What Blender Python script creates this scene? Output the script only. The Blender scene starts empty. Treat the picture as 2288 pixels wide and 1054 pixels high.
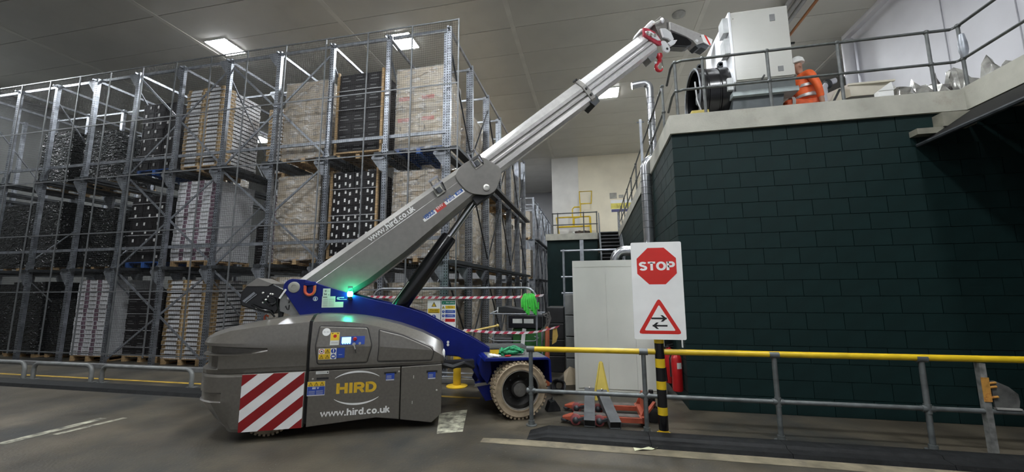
import bpy, bmesh, math, random
from mathutils import Matrix, Vector
random.seed(7)
SC = bpy.context.scene
COL = SC.collection
PI = math.pi

# ---------------------------------------------------------------- camera
F_PX, PITCH, ROLL, YAW, EYE = 871.3, 0.1349, -0.0067, 0.203, 1.7
def camera():
    cp, sp, cr, sr, cy, sy = math.cos(PITCH), math.sin(PITCH), math.cos(ROLL), math.sin(ROLL), math.cos(YAW), math.sin(YAW)
    R = Matrix(((1, 0, 0), (0, sp, -cp), (0, cp, sp)))
    R = Matrix(((cr, -sr, 0), (sr, cr, 0), (0, 0, 1))) @ R @ Matrix(((cy, sy, 0), (-sy, cy, 0), (0, 0, 1)))
    right, down, fwd = R[0], R[1], R[2]
    m = Matrix(((right[0], -down[0], -fwd[0], 0), (right[1], -down[1], -fwd[1], 0), (right[2], -down[2], -fwd[2], EYE), (0, 0, 0, 1)))
    cd = bpy.data.cameras.new('camera'); cd.sensor_width = 36.0; cd.lens = 36.0 * F_PX / 2288; cd.clip_start = 0.05; cd.clip_end = 200
    co = bpy.data.objects.new('camera', cd); COL.objects.link(co); co.matrix_world = m
    SC.camera = co
camera()

# ---------------------------------------------------------------- world, light, exposure
w = bpy.data.worlds.new('world'); SC.world = w; w.use_nodes = True
w.node_tree.nodes['Background'].inputs[0].default_value = (0.75, 0.8, 0.85, 1)
w.node_tree.nodes['Background'].inputs[1].default_value = 0.02
SC.view_settings.view_transform = 'Standard'
try: SC.view_settings.look = 'None'
except Exception: pass
SC.view_settings.gamma = 1.0
SC.view_settings.use_curve_mapping = False
SC.view_settings.exposure = 0.0
PANEL_EMIT = 192.0          # ceiling light panels
CEIL = 8.6
# centres of the ceiling panels (the first three are in view, the rest are unseen)
PANELS = [(-10.05, 8.45), (-5.0, 9.28), (0.76, 13.5)]
PANELS_ADDED = [(0.9, 6.9), (0.76, 1.2), (-2.7, 4.6), (-6.2, 2.6), (-10.05, 1.4), (4.0, 1.2), (0.76, -3.0), (-16.6, 6.0), (-18.6, 6.4)]  # added and placed outside the frame to brighten the view
PANELS_FAR = [(-5.0, 15.2), (-10.05, 15.2), (5.6, 14.5), (-5.0, 21.5), (-14.8, 14.5)]

# ---------------------------------------------------------------- materials
MATS = {}
def mat(name, col, rough=0.5, metal=0.0, var=0.12, scale=6.0, bump=0.0, bscale=60.0, spec=0.5, dirt=None, stretch=None, coat=0.0):
    if name in MATS: return MATS[name]
    m = bpy.data.materials.new(name); m.use_nodes = True
    nt = m.node_tree; N = nt.nodes; L = nt.links
    b = N['Principled BSDF']
    b.inputs['Roughness'].default_value = rough; b.inputs['Metallic'].default_value = metal
    b.inputs['Specular IOR Level'].default_value = spec
    if coat: b.inputs['Coat Weight'].default_value = coat; b.inputs['Coat Roughness'].default_value = 0.26
    tc = N.new('ShaderNodeTexCoord'); mp = N.new('ShaderNodeMapping'); L.new(tc.outputs['Object'], mp.inputs[0])
    if stretch: mp.inputs['Scale'].default_value = stretch
    nz = N.new('ShaderNodeTexNoise'); nz.inputs['Scale'].default_value = scale; nz.inputs['Detail'].default_value = 5
    L.new(mp.outputs[0], nz.inputs['Vector'])
    cr = N.new('ShaderNodeValToRGB')
    c = Vector(col[:3])
    lo = [max(0, x * (1 - var * 1.6)) for x in c]; hi = [min(1, x * (1 + var * 1.6)) for x in c]
    cr.color_ramp.elements[0].position = 0.3; cr.color_ramp.elements[0].color = (*lo, 1)
    cr.color_ramp.elements[1].position = 0.7; cr.color_ramp.elements[1].color = (*hi, 1)
    L.new(nz.outputs['Fac'], cr.inputs[0])
    out = cr.outputs[0]
    if dirt:
        n2 = N.new('ShaderNodeTexNoise'); n2.inputs['Scale'].default_value = dirt[1]; n2.inputs['Detail'].default_value = 8; n2.inputs['Roughness'].default_value = 0.7
        L.new(tc.outputs['Object'], n2.inputs['Vector'])
        r2 = N.new('ShaderNodeValToRGB'); r2.color_ramp.elements[0].position = dirt[2]; r2.color_ramp.elements[1].position = min(1, dirt[2] + 0.18)
        L.new(n2.outputs['Fac'], r2.inputs[0])
        mx = N.new('ShaderNodeMix'); mx.data_type = 'RGBA'
        L.new(r2.outputs[0], mx.inputs[0]); L.new(out, mx.inputs[6]); mx.inputs[7].default_value = (*dirt[0], 1)
        out = mx.outputs[2]
    L.new(out, b.inputs['Base Color'])
    if bump:
        n3 = N.new('ShaderNodeTexNoise'); n3.inputs['Scale'].default_value = bscale; n3.inputs['Detail'].default_value = 4
        L.new(mp.outputs[0], n3.inputs['Vector'])
        bp = N.new('ShaderNodeBump'); bp.inputs['Strength'].default_value = bump; bp.inputs['Distance'].default_value = 0.01
        L.new(n3.outputs['Fac'], bp.inputs['Height']); L.new(bp.outputs[0], b.inputs['Normal'])
    MATS[name] = m
    return m

def emit(name, col, strength):
    if name in MATS: return MATS[name]
    m = bpy.data.materials.new(name); m.use_nodes = True
    nt = m.node_tree
    b = nt.nodes['Principled BSDF']
    b.inputs['Base Color'].default_value = (*col, 1)
    nz = nt.nodes.new('ShaderNodeTexNoise'); nz.inputs['Scale'].default_value = 3
    mr = nt.nodes.new('ShaderNodeMapRange'); mr.inputs['To Min'].default_value = strength * 0.97; mr.inputs['To Max'].default_value = strength * 1.03
    nt.links.new(nz.outputs['Fac'], mr.inputs[0]); nt.links.new(mr.outputs[0], b.inputs['Emission Strength'])
    b.inputs['Emission Color'].default_value = (*col, 1)
    MATS[name] = m
    return m

def film_mat(name, alpha, tint=(0.9, 0.9, 0.88), bump=0.9, bscale=9.0, rough=0.14, spec=1.0):
    m = bpy.data.materials.new(name); m.use_nodes = True
    nt = m.node_tree; N = nt.nodes; L = nt.links
    b = N['Principled BSDF']
    b.inputs['Base Color'].default_value = (*tint, 1); b.inputs['Roughness'].default_value = rough; b.inputs['Specular IOR Level'].default_value = spec
    tc = N.new('ShaderNodeTexCoord'); mp = N.new('ShaderNodeMapping'); mp.inputs['Scale'].default_value = (1, 1, 2.2); L.new(tc.outputs['Object'], mp.inputs[0])
    nz = N.new('ShaderNodeTexNoise'); nz.inputs['Scale'].default_value = bscale; nz.inputs['Detail'].default_value = 1.5; nz.inputs['Distortion'].default_value = 1.2
    L.new(mp.outputs[0], nz.inputs['Vector'])
    bp = N.new('ShaderNodeBump'); bp.inputs['Strength'].default_value = bump; bp.inputs['Distance'].default_value = 0.16
    L.new(nz.outputs['Fac'], bp.inputs['Height']); L.new(bp.outputs[0], b.inputs['Normal'])
    n2 = N.new('ShaderNodeTexNoise'); n2.inputs['Scale'].default_value = 4; L.new(mp.outputs[0], n2.inputs['Vector'])
    mr = N.new('ShaderNodeMapRange'); mr.inputs['From Min'].default_value = 0.35; mr.inputs['From Max'].default_value = 0.7
    mr.inputs['To Min'].default_value = alpha * 0.4; mr.inputs['To Max'].default_value = alpha * 1.7
    L.new(n2.outputs['Fac'], mr.inputs[0]); L.new(mr.outputs[0], b.inputs['Alpha'])
    MATS[name] = m
    return m

# galvanised, with rows of small punched holes down the section (too small to cut singly)
def perforated(name, col):
    m = mat(name, col, 0.38, 0.75, 0.22, 9)
    nt = m.node_tree; N = nt.nodes; L = nt.links; b = N['Principled BSDF']
    src = b.inputs['Base Color'].links[0].from_socket
    tc = N.new('ShaderNodeTexCoord'); sx = N.new('ShaderNodeSeparateXYZ'); L.new(tc.outputs['Object'], sx.inputs[0])
    def cell(axis, size, off):
        a = N.new('ShaderNodeMath'); a.operation = 'ADD'; L.new(sx.outputs[axis], a.inputs[0]); a.inputs[1].default_value = off
        p = N.new('ShaderNodeMath'); p.operation = 'PINGPONG'; L.new(a.outputs[0], p.inputs[0]); p.inputs[1].default_value = size / 2
        return p.outputs[0]
    def less(s, v):
        q = N.new('ShaderNodeMath'); q.operation = 'LESS_THAN'; L.new(s, q.inputs[0]); q.inputs[1].default_value = v; return q.outputs[0]
    ax = N.new('ShaderNodeMath'); ax.operation = 'ABSOLUTE'; L.new(sx.outputs[0], ax.inputs[0])
    s1 = N.new('ShaderNodeMath'); s1.operation = 'SUBTRACT'; L.new(ax.outputs[0], s1.inputs[0]); s1.inputs[1].default_value = 0.024
    s2 = N.new('ShaderNodeMath'); s2.operation = 'ABSOLUTE'; L.new(s1.outputs[0], s2.inputs[0])
    k = N.new('ShaderNodeMath'); k.operation = 'MULTIPLY'; L.new(less(s2.outputs[0], 0.009), k.inputs[0]); L.new(less(cell(2, 0.06, 0), 0.013), k.inputs[1])
    mx = N.new('ShaderNodeMix'); mx.data_type = 'RGBA'; L.new(k.outputs[0], mx.inputs[0]); L.new(src, mx.inputs[6]); mx.inputs[7].default_value = (0.01, 0.01, 0.012, 1)
    L.new(mx.outputs[2], b.inputs['Base Color'])
    return m

GALV = mat('galvanised', (0.25, 0.265, 0.29), 0.42, 0.5, 0.2, 7)
PERF = perforated('perforated_steel', (0.30, 0.32, 0.355))
DKSTEEL = mat('dark_steel', (0.05, 0.055, 0.06), 0.5, 0.4, 0.2, 8)
MESHBAR = mat('mesh_bar', (0.13, 0.135, 0.14), 0.5, 0.3, 0.15, 8)
WIRE = mat('wire', (0.022, 0.023, 0.024), 0.6, 0.0, 0.1, 8)
RAILGREY = mat('rail_grey', (0.12, 0.13, 0.13), 0.42, 0.35, 0.2, 10, dirt=((0.05, 0.045, 0.04), 9, 0.62))
MEZZRAIL = mat('mezz_rail', (0.085, 0.09, 0.088), 0.45, 0.3, 0.2, 10)
YELLOW = mat('safety_yellow', (0.62, 0.42, 0.015), 0.35, 0, 0.1, 5)
GREEN = mat('green_paint', (0.0042, 0.0165, 0.016), 0.62, 0, 0.16, 3, bump=0.15, bscale=90, spec=0.22)
MORTAR = mat('green_mortar', (0.0042, 0.0165, 0.016), 0.62, 0, 0.15, 8, spec=0.22)
CONCRETE = mat('parapet_concrete', (0.38, 0.37, 0.315), 0.7, 0, 0.1, 3, bump=0.2, bscale=50, dirt=((0.28, 0.25, 0.2), 2.0, 0.6))
WALLWHITE = mat('wall_white', (0.62, 0.62, 0.66), 0.55, 0, 0.05, 1.2)
WALLCREAM = mat('wall_cream', (0.76, 0.70, 0.55), 0.6, 0, 0.05, 1.2)
CEILM = mat('ceiling_panel', (0.50, 0.49, 0.445), 0.42, 0, 0.06, 0.6, dirt=((0.44, 0.43, 0.39), 0.5, 0.55))
CEILSTRIP = mat('ceiling_strip', (0.56, 0.55, 0.5), 0.5, 0, 0.05, 2)
WALLDIM = mat('wall_dim', (0.16, 0.165, 0.16), 0.6, 0, 0.1, 1.2)
CABWHITE = mat('cabinet_white', (0.68, 0.68, 0.62), 0.4, 0, 0.03, 2)
BOXWHITE = mat('unit_white', (0.50, 0.495, 0.455), 0.28, 0, 0.03, 2)
GREYPAINT = mat('crane_grey', (0.108, 0.098, 0.083), 0.32, 0.05, 0.07, 30, bump=0.05, bscale=300, coat=1.0)
BOOMGREY = mat('boom_grey', (0.18, 0.17, 0.154), 0.33, 0.15, 0.05, 14, coat=0.6)
BOOMLIGHT = mat('boom_light', (0.47, 0.455, 0.44), 0.25, 0.3, 0.05, 14)
BLUE = mat('crane_blue', (0.0018, 0.0085, 0.125), 0.36, 0.0, 0.12, 5, spec=0.3)
BLACK = mat('black', (0.012, 0.012, 0.013), 0.45, 0, 0.2, 8)
BLACKGLOSS = mat('black_gloss', (0.008, 0.008, 0.009), 0.22, 0, 0.2, 8)
RUBBER = mat('black_rubber', (0.0095, 0.010, 0.0105), 0.6, 0, 0.3, 12, bump=0.3, bscale=40, dirt=((0.028, 0.026, 0.022), 5, 0.58), spec=0.3)
TYRE = mat('tyre_tan', (0.30, 0.235, 0.155), 0.7, 0, 0.2, 9, bump=0.2, bscale=60, dirt=((0.12, 0.1, 0.075), 7, 0.6))
CHROME = mat('chrome', (0.62, 0.63, 0.65), 0.12, 1.0, 0.04, 3)
SILVER = mat('silver_bolt', (0.55, 0.54, 0.5), 0.3, 0.6, 0.1, 9)
WHITE = mat('white_print', (0.78, 0.78, 0.76), 0.45, 0, 0.03, 4)
OFFWHITE = mat('label_white', (0.55, 0.56, 0.53), 0.5, 0, 0.05, 9)
RED = mat('red_print', (0.42, 0.012, 0.012), 0.4, 0, 0.05, 5)
DKRED = mat('chevron_red', (0.24, 0.008, 0.01), 0.35, 0, 0.06, 5)
SIGNRED = mat('sign_red', (0.56, 0.02, 0.014), 0.4, 0, 0.03, 4)
PBLUE = mat('print_blue', (0.02, 0.06, 0.33), 0.4, 0, 0.05, 5)
PYEL = mat('print_yellow', (0.70, 0.46, 0.02), 0.45, 0, 0.06, 5)
PGREEN = mat('print_green', (0.01, 0.16, 0.09), 0.45, 0, 0.05, 5)
PBLACK = mat('print_black', (0.01, 0.01, 0.011), 0.5, 0, 0.1, 5)
PGREY = mat('print_grey', (0.2, 0.2, 0.2), 0.5, 0, 0.1, 5)
LOGOYEL = mat('logo_yellow', (0.68, 0.43, 0.03), 0.4, 0, 0.04, 5)
ORANGE = mat('safety_orange', (0.72, 0.13, 0.05), 0.4, 0, 0.08, 5)
TRUCKRED = mat('truck_red', (0.40, 0.085, 0.045), 0.45, 0.1, 0.15, 6, dirt=((0.10, 0.045, 0.035), 6, 0.55))
WOOD = mat('pallet_wood', (0.42, 0.28, 0.14), 0.75, 0, 0.25, 5, bump=0.3, bscale=40, stretch=(1, 6, 6))
BLUEPAL = mat('pallet_blue', (0.015, 0.07, 0.26), 0.6, 0, 0.25, 6)
CARD = mat('cardboard', (0.31, 0.243, 0.160), 0.65, 0, 0.07, 2.2)
CARD2 = mat('cardboard_pale', (0.36, 0.295, 0.205), 0.6, 0, 0.07, 2.2)
TAPEBR = mat('parcel_tape', (0.30, 0.21, 0.12), 0.3, 0, 0.08, 6)
CRATEBLK = mat('crate_black', (0.013, 0.011, 0.012), 0.55, 0, 0.2, 5, spec=0.3)
TRAYWHITE = mat('tray_white', (0.58, 0.585, 0.60), 0.55, 0, 0.1, 14)
TRAYORANGE = mat('tray_orange', (0.33, 0.22, 0.10), 0.55, 0, 0.5, 16, dirt=((0.5, 0.47, 0.4), 22, 0.55))
TRAYPURPLE = mat('tray_purple', (0.15, 0.09, 0.12), 0.55, 0, 0.45, 25)
BLKWRAP = film_mat('black_wrap', 5.0, (0.009, 0.010, 0.0105), 1.0, 5, 0.24, 0.5)
FILM = film_mat('stretch_film', 0.24, (0.9, 0.9, 0.88), 1.0, 2.6, 0.13)
STEELDUCT = mat('duct_steel', (0.36, 0.37, 0.385), 0.25, 0.85, 0.1, 8)
FLOORM = None

# ---------------------------------------------------------------- mesh builder
def V(*a): return Vector(a)
TEXTS = {}
def text2d(body, bold):
    k = (body, bold)
    if k in TEXTS: return TEXTS[k]
    cu = bpy.data.curves.new('lettering', 'FONT'); cu.body = body; cu.size = 1.0; cu.offset = bold; cu.resolution_u = 3
    ob = bpy.data.objects.new('lettering', cu); COL.objects.link(ob)
    dg = bpy.context.evaluated_depsgraph_get()
    me = bpy.data.meshes.new_from_object(ob.evaluated_get(dg))
    vs = [(v.co.x, v.co.y) for v in me.vertices]; fs = [list(p.vertices) for p in me.polygons]
    bpy.data.objects.remove(ob); bpy.data.curves.remove(cu); bpy.data.meshes.remove(me)
    x0 = min(v[0] for v in vs); x1 = max(v[0] for v in vs); y0 = min(v[1] for v in vs); y1 = max(v[1] for v in vs)
    vs = [((x - x0) / (x1 - x0), (y - y0) / max(1e-6, y1 - y0)) for x, y in vs]
    TEXTS[k] = (vs, fs)
    return TEXTS[k]

# bold block lettering drawn as strokes: letter -> (advance, [polyline, ...]) on a unit cap height
def _arc(cx, cy, rx, ry, a0, a1, n=12): return [(cx + rx * math.cos(math.radians(a0 + (a1 - a0) * k / n)), cy + ry * math.sin(math.radians(a0 + (a1 - a0) * k / n))) for k in range(n + 1)]
XH = 0.72
GLYPH = {
 'S': (0.72, [_arc(0.36, 0.72, 0.25, 0.19, 25, 270, 12) + _arc(0.36, 0.285, 0.26, 0.195, 80, -155, 12)]),
 'T': (0.70, [[(0.35, 0), (0.35, 0.91)], [(0.02, 0.91), (0.68, 0.91)]]),
 'O': (0.86, [_arc(0.43, 0.5, 0.33, 0.41, 0, 360, 24)]),
 'P': (0.72, [[(0.10, 0), (0.10, 1.0)], [(0.10, 0.91), (0.40, 0.91)] + _arc(0.40, 0.68, 0.22, 0.23, 90, -90, 10) + [(0.10, 0.45)]]),
 'H': (0.84, [[(0.11, 0), (0.11, 1)], [(0.73, 0), (0.73, 1)], [(0.11, 0.5), (0.73, 0.5)]]),
 'I': (0.32, [[(0.16, 0), (0.16, 1)]]),
 'R': (0.82, [[(0.11, 0), (0.11, 1)], [(0.11, 0.89), (0.45, 0.89)] + _arc(0.45, 0.675, 0.23, 0.215, 90, -90, 10) + [(0.11, 0.46)], [(0.45, 0.46), (0.72, 0.0)]]),
 'D': (0.84, [[(0.11, 0), (0.11, 1)], [(0.11, 0.89), (0.38, 0.89)] + _arc(0.38, 0.5, 0.34, 0.39, 90, -90, 14) + [(0.11, 0.11)]]),
 'w': (0.98, [[(0.06, XH), (0.25, 0.05), (0.49, 0.66), (0.73, 0.05), (0.92, XH)]]),
 '.': (0.34, [[(0.17, 0), (0.17, 0.19)]]),
 'h': (0.66, [[(0.10, 0), (0.10, 1)], [(0.10, 0.45)] + _arc(0.33, 0.42, 0.21, 0.21, 160, 0, 8) + [(0.54, 0)]]),
 'i': (0.30, [[(0.15, 0), (0.15, XH)], [(0.15, 0.84), (0.15, 1.0)]]),
 'r': (0.46, [[(0.10, 0), (0.10, XH)], [(0.10, 0.40)] + _arc(0.32, 0.42, 0.20, 0.21, 165, 75, 6) + [(0.44, 0.63)]]),
 'd': (0.70, [[(0.58, 0), (0.58, 1)], _arc(0.34, 0.36, 0.23, 0.27, 0, 360, 18)]),
 'c': (0.64, [_arc(0.34, 0.36, 0.24, 0.27, 42, 318, 14)]),
 'o': (0.70, [_arc(0.35, 0.36, 0.24, 0.27, 0, 360, 18)]),
 'u': (0.68, [[(0.10, XH)] + _arc(0.33, 0.30, 0.23, 0.21, 180, 360, 10) + [(0.56, XH)], [(0.57, 0), (0.57, XH)]]),
 'k': (0.66, [[(0.10, 0), (0.10, 1)], [(0.10, 0.28), (0.52, XH)], [(0.27, 0.42), (0.57, 0.0)]]),
}
def blocktext(body, wt, slant=0.0):
    k = (body, wt, slant)
    if k in TEXTS: return TEXTS[k]
    vs, fs, x = [], [], 0.0
    for ch in body:
        adv, strokes = GLYPH[ch]
        for line in strokes:
            n = len(line); L, R_ = [], []
            closed = n > 3 and (Vector(line[0]) - Vector(line[-1])).length < 1e-4
            for i, p in enumerate(line):
                p = Vector(p)
                a = Vector(line[i - 1]) if i else (Vector(line[-2]) if closed else p)
                b = Vector(line[i + 1]) if i < n - 1 else (Vector(line[1]) if closed else p)
                d1 = (p - a).normalized() if (p - a).length > 1e-6 else (b - p).normalized()
                d2 = (b - p).normalized() if (b - p).length > 1e-6 else d1
                t = d1 + d2; t = t.normalized() if t.length > 1e-3 else d1
                q = Vector((-t.y, t.x)); m = min(1.6, 1 / max(0.35, q.dot(Vector((-d1.y, d1.x))))) * wt / 2
                L.append(p + q * m); R_.append(p - q * m)
            b0 = len(vs)
            for u in L + R_: vs.append((u.x + x + slant * u.y, min(1.02, max(-0.02, u.y))))
            fs += [[b0 + i, b0 + n + i, b0 + n + i + 1, b0 + i + 1] for i in range(n - 1)]
        x += adv + max(0.0, wt - 0.19) * 1.5
    x0 = min(v[0] for v in vs); x1 = max(v[0] for v in vs); y0 = min(v[1] for v in vs); y1 = max(v[1] for v in vs)
    TEXTS[k] = ([((a - x0) / (x1 - x0), (b - y0) / (y1 - y0)) for a, b in vs], fs)
    return TEXTS[k]

class MB:
    def __init__(s, xf=None):
        s.v, s.f, s.m, s.cur, s.xf = [], [], [], 0, xf
        s.o, s.u, s.w, s.n = V(0, 0, 0), V(1, 0, 0), V(0, 0, 1), V(0, -1, 0)
    def add(s, vs, fs):
        b = len(s.v)
        s.v += [tuple(s.xf(*p)) if s.xf else tuple(p) for p in vs]
        s.f += [[i + b for i in f] for f in fs]
        s.m += [s.cur] * len(fs)
        return s
    def mi(s, i): s.cur = i; return s
    def box(s, x0, x1, y0, y1, z0, z1):
        return s.add([(x0, y0, z0), (x1, y0, z0), (x1, y1, z0), (x0, y1, z0), (x0, y0, z1), (x1, y0, z1), (x1, y1, z1), (x0, y1, z1)],
                     [(0, 3, 2, 1), (4, 5, 6, 7), (0, 1, 5, 4), (1, 2, 6, 5), (2, 3, 7, 6), (3, 0, 4, 7)])
    def bar(s, a, b, w, h, up=(0, 0, 1)):
        a, b, up = V(*a), V(*b), V(*up); d = (b - a).normalized(); r = d.cross(up)
        if r.length < 1e-4: r = d.cross(V(1, 0, 0))
        r.normalize(); q = r.cross(d)
        P = []
        for c in (a, b):
            for sx, sy in ((-1, -1), (1, -1), (1, 1), (-1, 1)): P.append(c + r * sx * w / 2 + q * sy * h / 2)
        return s.add(P, [(3, 2, 1, 0), (4, 5, 6, 7), (0, 1, 5, 4), (1, 2, 6, 5), (2, 3, 7, 6), (3, 0, 4, 7)])
    def prism(s, pts, y0, y1, ch=0.0):          # polygon in XZ pushed along Y
        n = len(pts)
        P = [(x, y0, z) for x, z in pts] + [(x, y1, z) for x, z in pts]
        return s.add(P, [list(range(n)), list(range(2 * n - 1, n - 1, -1))] + [(i, i + n, (i + 1) % n + n, (i + 1) % n) for i in range(n)])
    def prismx(s, pts, x0, x1):                 # polygon in YZ pushed along X
        n = len(pts)
        P = [(x0, y, z) for y, z in pts] + [(x1, y, z) for y, z in pts]
        return s.add(P, [list(range(n)), list(range(2 * n - 1, n - 1, -1))] + [(i, i + n, (i + 1) % n + n, (i + 1) % n) for i in range(n)])
    def prismz(s, pts, z0, z1):
        n = len(pts)
        P = [(x, y, z0) for x, y in pts] + [(x, y, z1) for x, y in pts]
        return s.add(P, [list(range(n)), list(range(2 * n - 1, n - 1, -1))] + [(i, i + n, (i + 1) % n + n, (i + 1) % n) for i in range(n)])
    def loft(s, rings, closed=True, caps=True):
        n = len(rings[0]); P = [p for r in rings for p in r]; F = []
        for k in range(len(rings) - 1):
            for i in range(n if closed else n - 1):
                j = (i + 1) % n
                F.append((k * n + i, k * n + j, (k + 1) * n + j, (k + 1) * n + i))
        if caps and closed: F += [list(range(n - 1, -1, -1)), [(len(rings) - 1) * n + i for i in range(n)]]
        return s.add(P, F)
    def tube(s, path, r, seg=8, closed=False):
        path = [V(*p) for p in path]; n = len(path); rings = []; up = None
        for i, p in enumerate(path):
            a = path[i - 1] if i or closed else p; b = path[(i + 1) % n] if i < n - 1 or closed else p
            d = (b - a).normalized()
            if up is None:
                up = d.cross(V(0, 0, 1))
                if up.length < 1e-3: up = d.cross(V(1, 0, 0))
            up = (up - d * up.dot(d)).normalized(); q = d.cross(up)
            rr = r[i] if isinstance(r, (list, tuple)) else r
            rings.append([p + (up * math.cos(t) + q * math.sin(t)) * rr for t in [2 * PI * k / seg for k in range(seg)]])
        if closed: rings.append(rings[0]); return s.loft(rings, True, False)
        return s.loft(rings)
    def lathe(s, prof, o, ax, seg=16, caps=True):      # prof: (radius, distance along axis)
        o, ax = V(*o), V(*ax).normalized()
        r = ax.cross(V(0, 0, 1))
        if r.length < 1e-3: r = ax.cross(V(1, 0, 0))
        r.normalize(); q = ax.cross(r)
        rings = [[o + ax * h + (r * math.cos(t) + q * math.sin(t)) * max(rad, 1e-4) for t in [2 * PI * k / seg for k in range(seg)]] for rad, h in prof]
        return s.loft(rings, True, caps)
    def cyl(s, a, b, r, seg=12):
        a, b = V(*a), V(*b); return s.lathe([(r, 0), (r, (b - a).length)], a, b - a, seg)
    def ball(s, c, r, sc=(1, 1, 1), seg=10, rings=6):
        c = V(*c); R = []
        for i in range(rings + 1):
            t = PI * i / rings
            R.append([c + V(r * sc[0] * max(1e-3, math.sin(t)) * math.cos(p), r * sc[1] * max(1e-3, math.sin(t)) * math.sin(p), r * sc[2] * math.cos(t)) for p in [2 * PI * k / seg for k in range(seg)]])
        return s.loft(R)
    # flat print on a plane
    def plane(s, o, u, w):
        s.o, s.u, s.w = V(*o), V(*u).normalized(), V(*w).normalized(); s.n = s.u.cross(s.w); return s
    def p2(s, a, b, lift): return s.o + s.u * a + s.w * b + s.n * lift
    def poly2(s, pts, lift=0.001): return s.add([s.p2(a, b, lift) for a, b in pts], [list(range(len(pts)))])
    def rect2(s, a0, a1, b0, b1, lift=0.001): return s.poly2([(a0, b0), (a1, b0), (a1, b1), (a0, b1)], lift)
    def disc2(s, a, b, r, lift=0.001, seg=20, rb=None): return s.poly2([(a + r * math.cos(2 * PI * k / seg), b + (rb or r) * math.sin(2 * PI * k / seg)) for k in range(seg)], lift)
    def text2(s, body, a0, a1, b0, b1, lift=0.002, bold=0.0):
        vs, fs = text2d(body, bold)
        return s.add([s.p2(a0 + (a1 - a0) * x, b0 + (b1 - b0) * y, lift) for x, y in vs], fs)
    def block2(s, body, a0, a1, b0, b1, wt=0.2, lift=0.002, slant=0.0):
        vs, fs = blocktext(body, wt, slant)
        return s.add([s.p2(a0 + (a1 - a0) * x, b0 + (b1 - b0) * y, lift) for x, y in vs], fs)
    def build(s, name, mats, parent=None, smooth=False, bevel=0.0, recalc=True, angle=38):
        me = bpy.data.meshes.new(name)
        me.from_pydata(s.v, [], s.f)
        if not isinstance(mats, (list, tuple)): mats = [mats]
        for m in mats: me.materials.append(m)
        if len(mats) > 1: me.polygons.foreach_set('material_index', s.m)
        if recalc:
            bm = bmesh.new(); bm.from_mesh(me); bmesh.ops.recalc_face_normals(bm, faces=bm.faces); bm.to_mesh(me); bm.free()
        if smooth:
            me.polygons.foreach_set('use_smooth', [True] * len(me.polygons))
            me.set_sharp_from_angle(angle=math.radians(angle))
        me.update()
        o = bpy.data.objects.new(name, me); COL.objects.link(o)
        if parent: o.parent = parent
        if bevel:
            bv = o.modifiers.new('bevel', 'BEVEL'); bv.width = bevel; bv.segments = 2; bv.limit_method = 'ANGLE'; bv.angle_limit = math.radians(40)
        return o

def tag(o, label=None, cat=None, group=None, kind=None):
    if label: o['label'] = label
    if cat: o['category'] = cat
    if group: o['group'] = group
    if kind: o['kind'] = kind
    return o
def thing(name, label, cat, loc=(0, 0, 0), rz=0.0, group=None):
    o = bpy.data.objects.new(name, None); COL.objects.link(o); o.empty_display_size = 0.1
    o.location = loc; o.rotation_euler = (0, 0, rz)
    return tag(o, label, cat, group)
def struct(o): o['kind'] = 'structure'; return o
def inst(src, loc, parent=None, rot=None, name=None):      # a copy sharing mesh data
    c = src.copy(); COL.objects.link(c); c.parent = parent; c.location = loc
    if rot: c.rotation_euler = rot
    if name: c.name = name
    return c
def copy_tree(root, loc, label=None, rz=None):
    r = root.copy(); COL.objects.link(r); r.location = loc
    if rz is not None: r.rotation_euler = (0, 0, rz)
    if label: r['label'] = label
    for ch in list(root.children):
        c = ch.copy(); COL.objects.link(c); c.parent = r
        for g in list(ch.children):
            d = g.copy(); COL.objects.link(d); d.parent = c
    return r
# ================================================================ SETTING
def floor_material():
    m = mat('floor_concrete', (0.070, 0.059, 0.042), 0.55, 0, 0.35, 1.1, bump=0.3, bscale=35, dirt=((0.034, 0.034, 0.031), 0.6, 0.455), spec=0.35)
    nt = m.node_tree; N = nt.nodes; L = nt.links; b = N['Principled BSDF']
    src = b.inputs['Base Color'].links[0].from_socket
    tc = N.new('ShaderNodeTexCoord')
    sp = N.new('ShaderNodeTexVoronoi'); sp.inputs['Scale'].default_value = 9; L.new(tc.outputs['Object'], sp.inputs['Vector'])
    lt = N.new('ShaderNodeMath'); lt.operation = 'LESS_THAN'; lt.inputs[1].default_value = 0.055; L.new(sp.outputs['Distance'], lt.inputs[0])
    mx = N.new('ShaderNodeMix'); mx.data_type = 'RGBA'; L.new(lt.outputs[0], mx.inputs[0]); L.new(src, mx.inputs[6]); mx.inputs[7].default_value = (0.13, 0.125, 0.11, 1)
    L.new(mx.outputs[2], b.inputs['Base Color'])
    n = N.new('ShaderNodeTexNoise'); n.inputs['Scale'].default_value = 1.3; n.inputs['Detail'].default_value = 6; L.new(tc.outputs['Object'], n.inputs['Vector'])
    mr = N.new('ShaderNodeMapRange'); mr.inputs['To Min'].default_value = 0.28; mr.inputs['To Max'].default_value = 0.75; L.new(n.outputs['Fac'], mr.inputs[0]); L.new(mr.outputs[0], b.inputs['Roughness'])
    return m
FLOORM = floor_material()
XL, XR, YF, YB = -20.0, 12.0, -7.0, 27.7
flr = struct(MB().box(XL, XR, YF, YB, -0.2, 0).build('floor', FLOORM))
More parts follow.
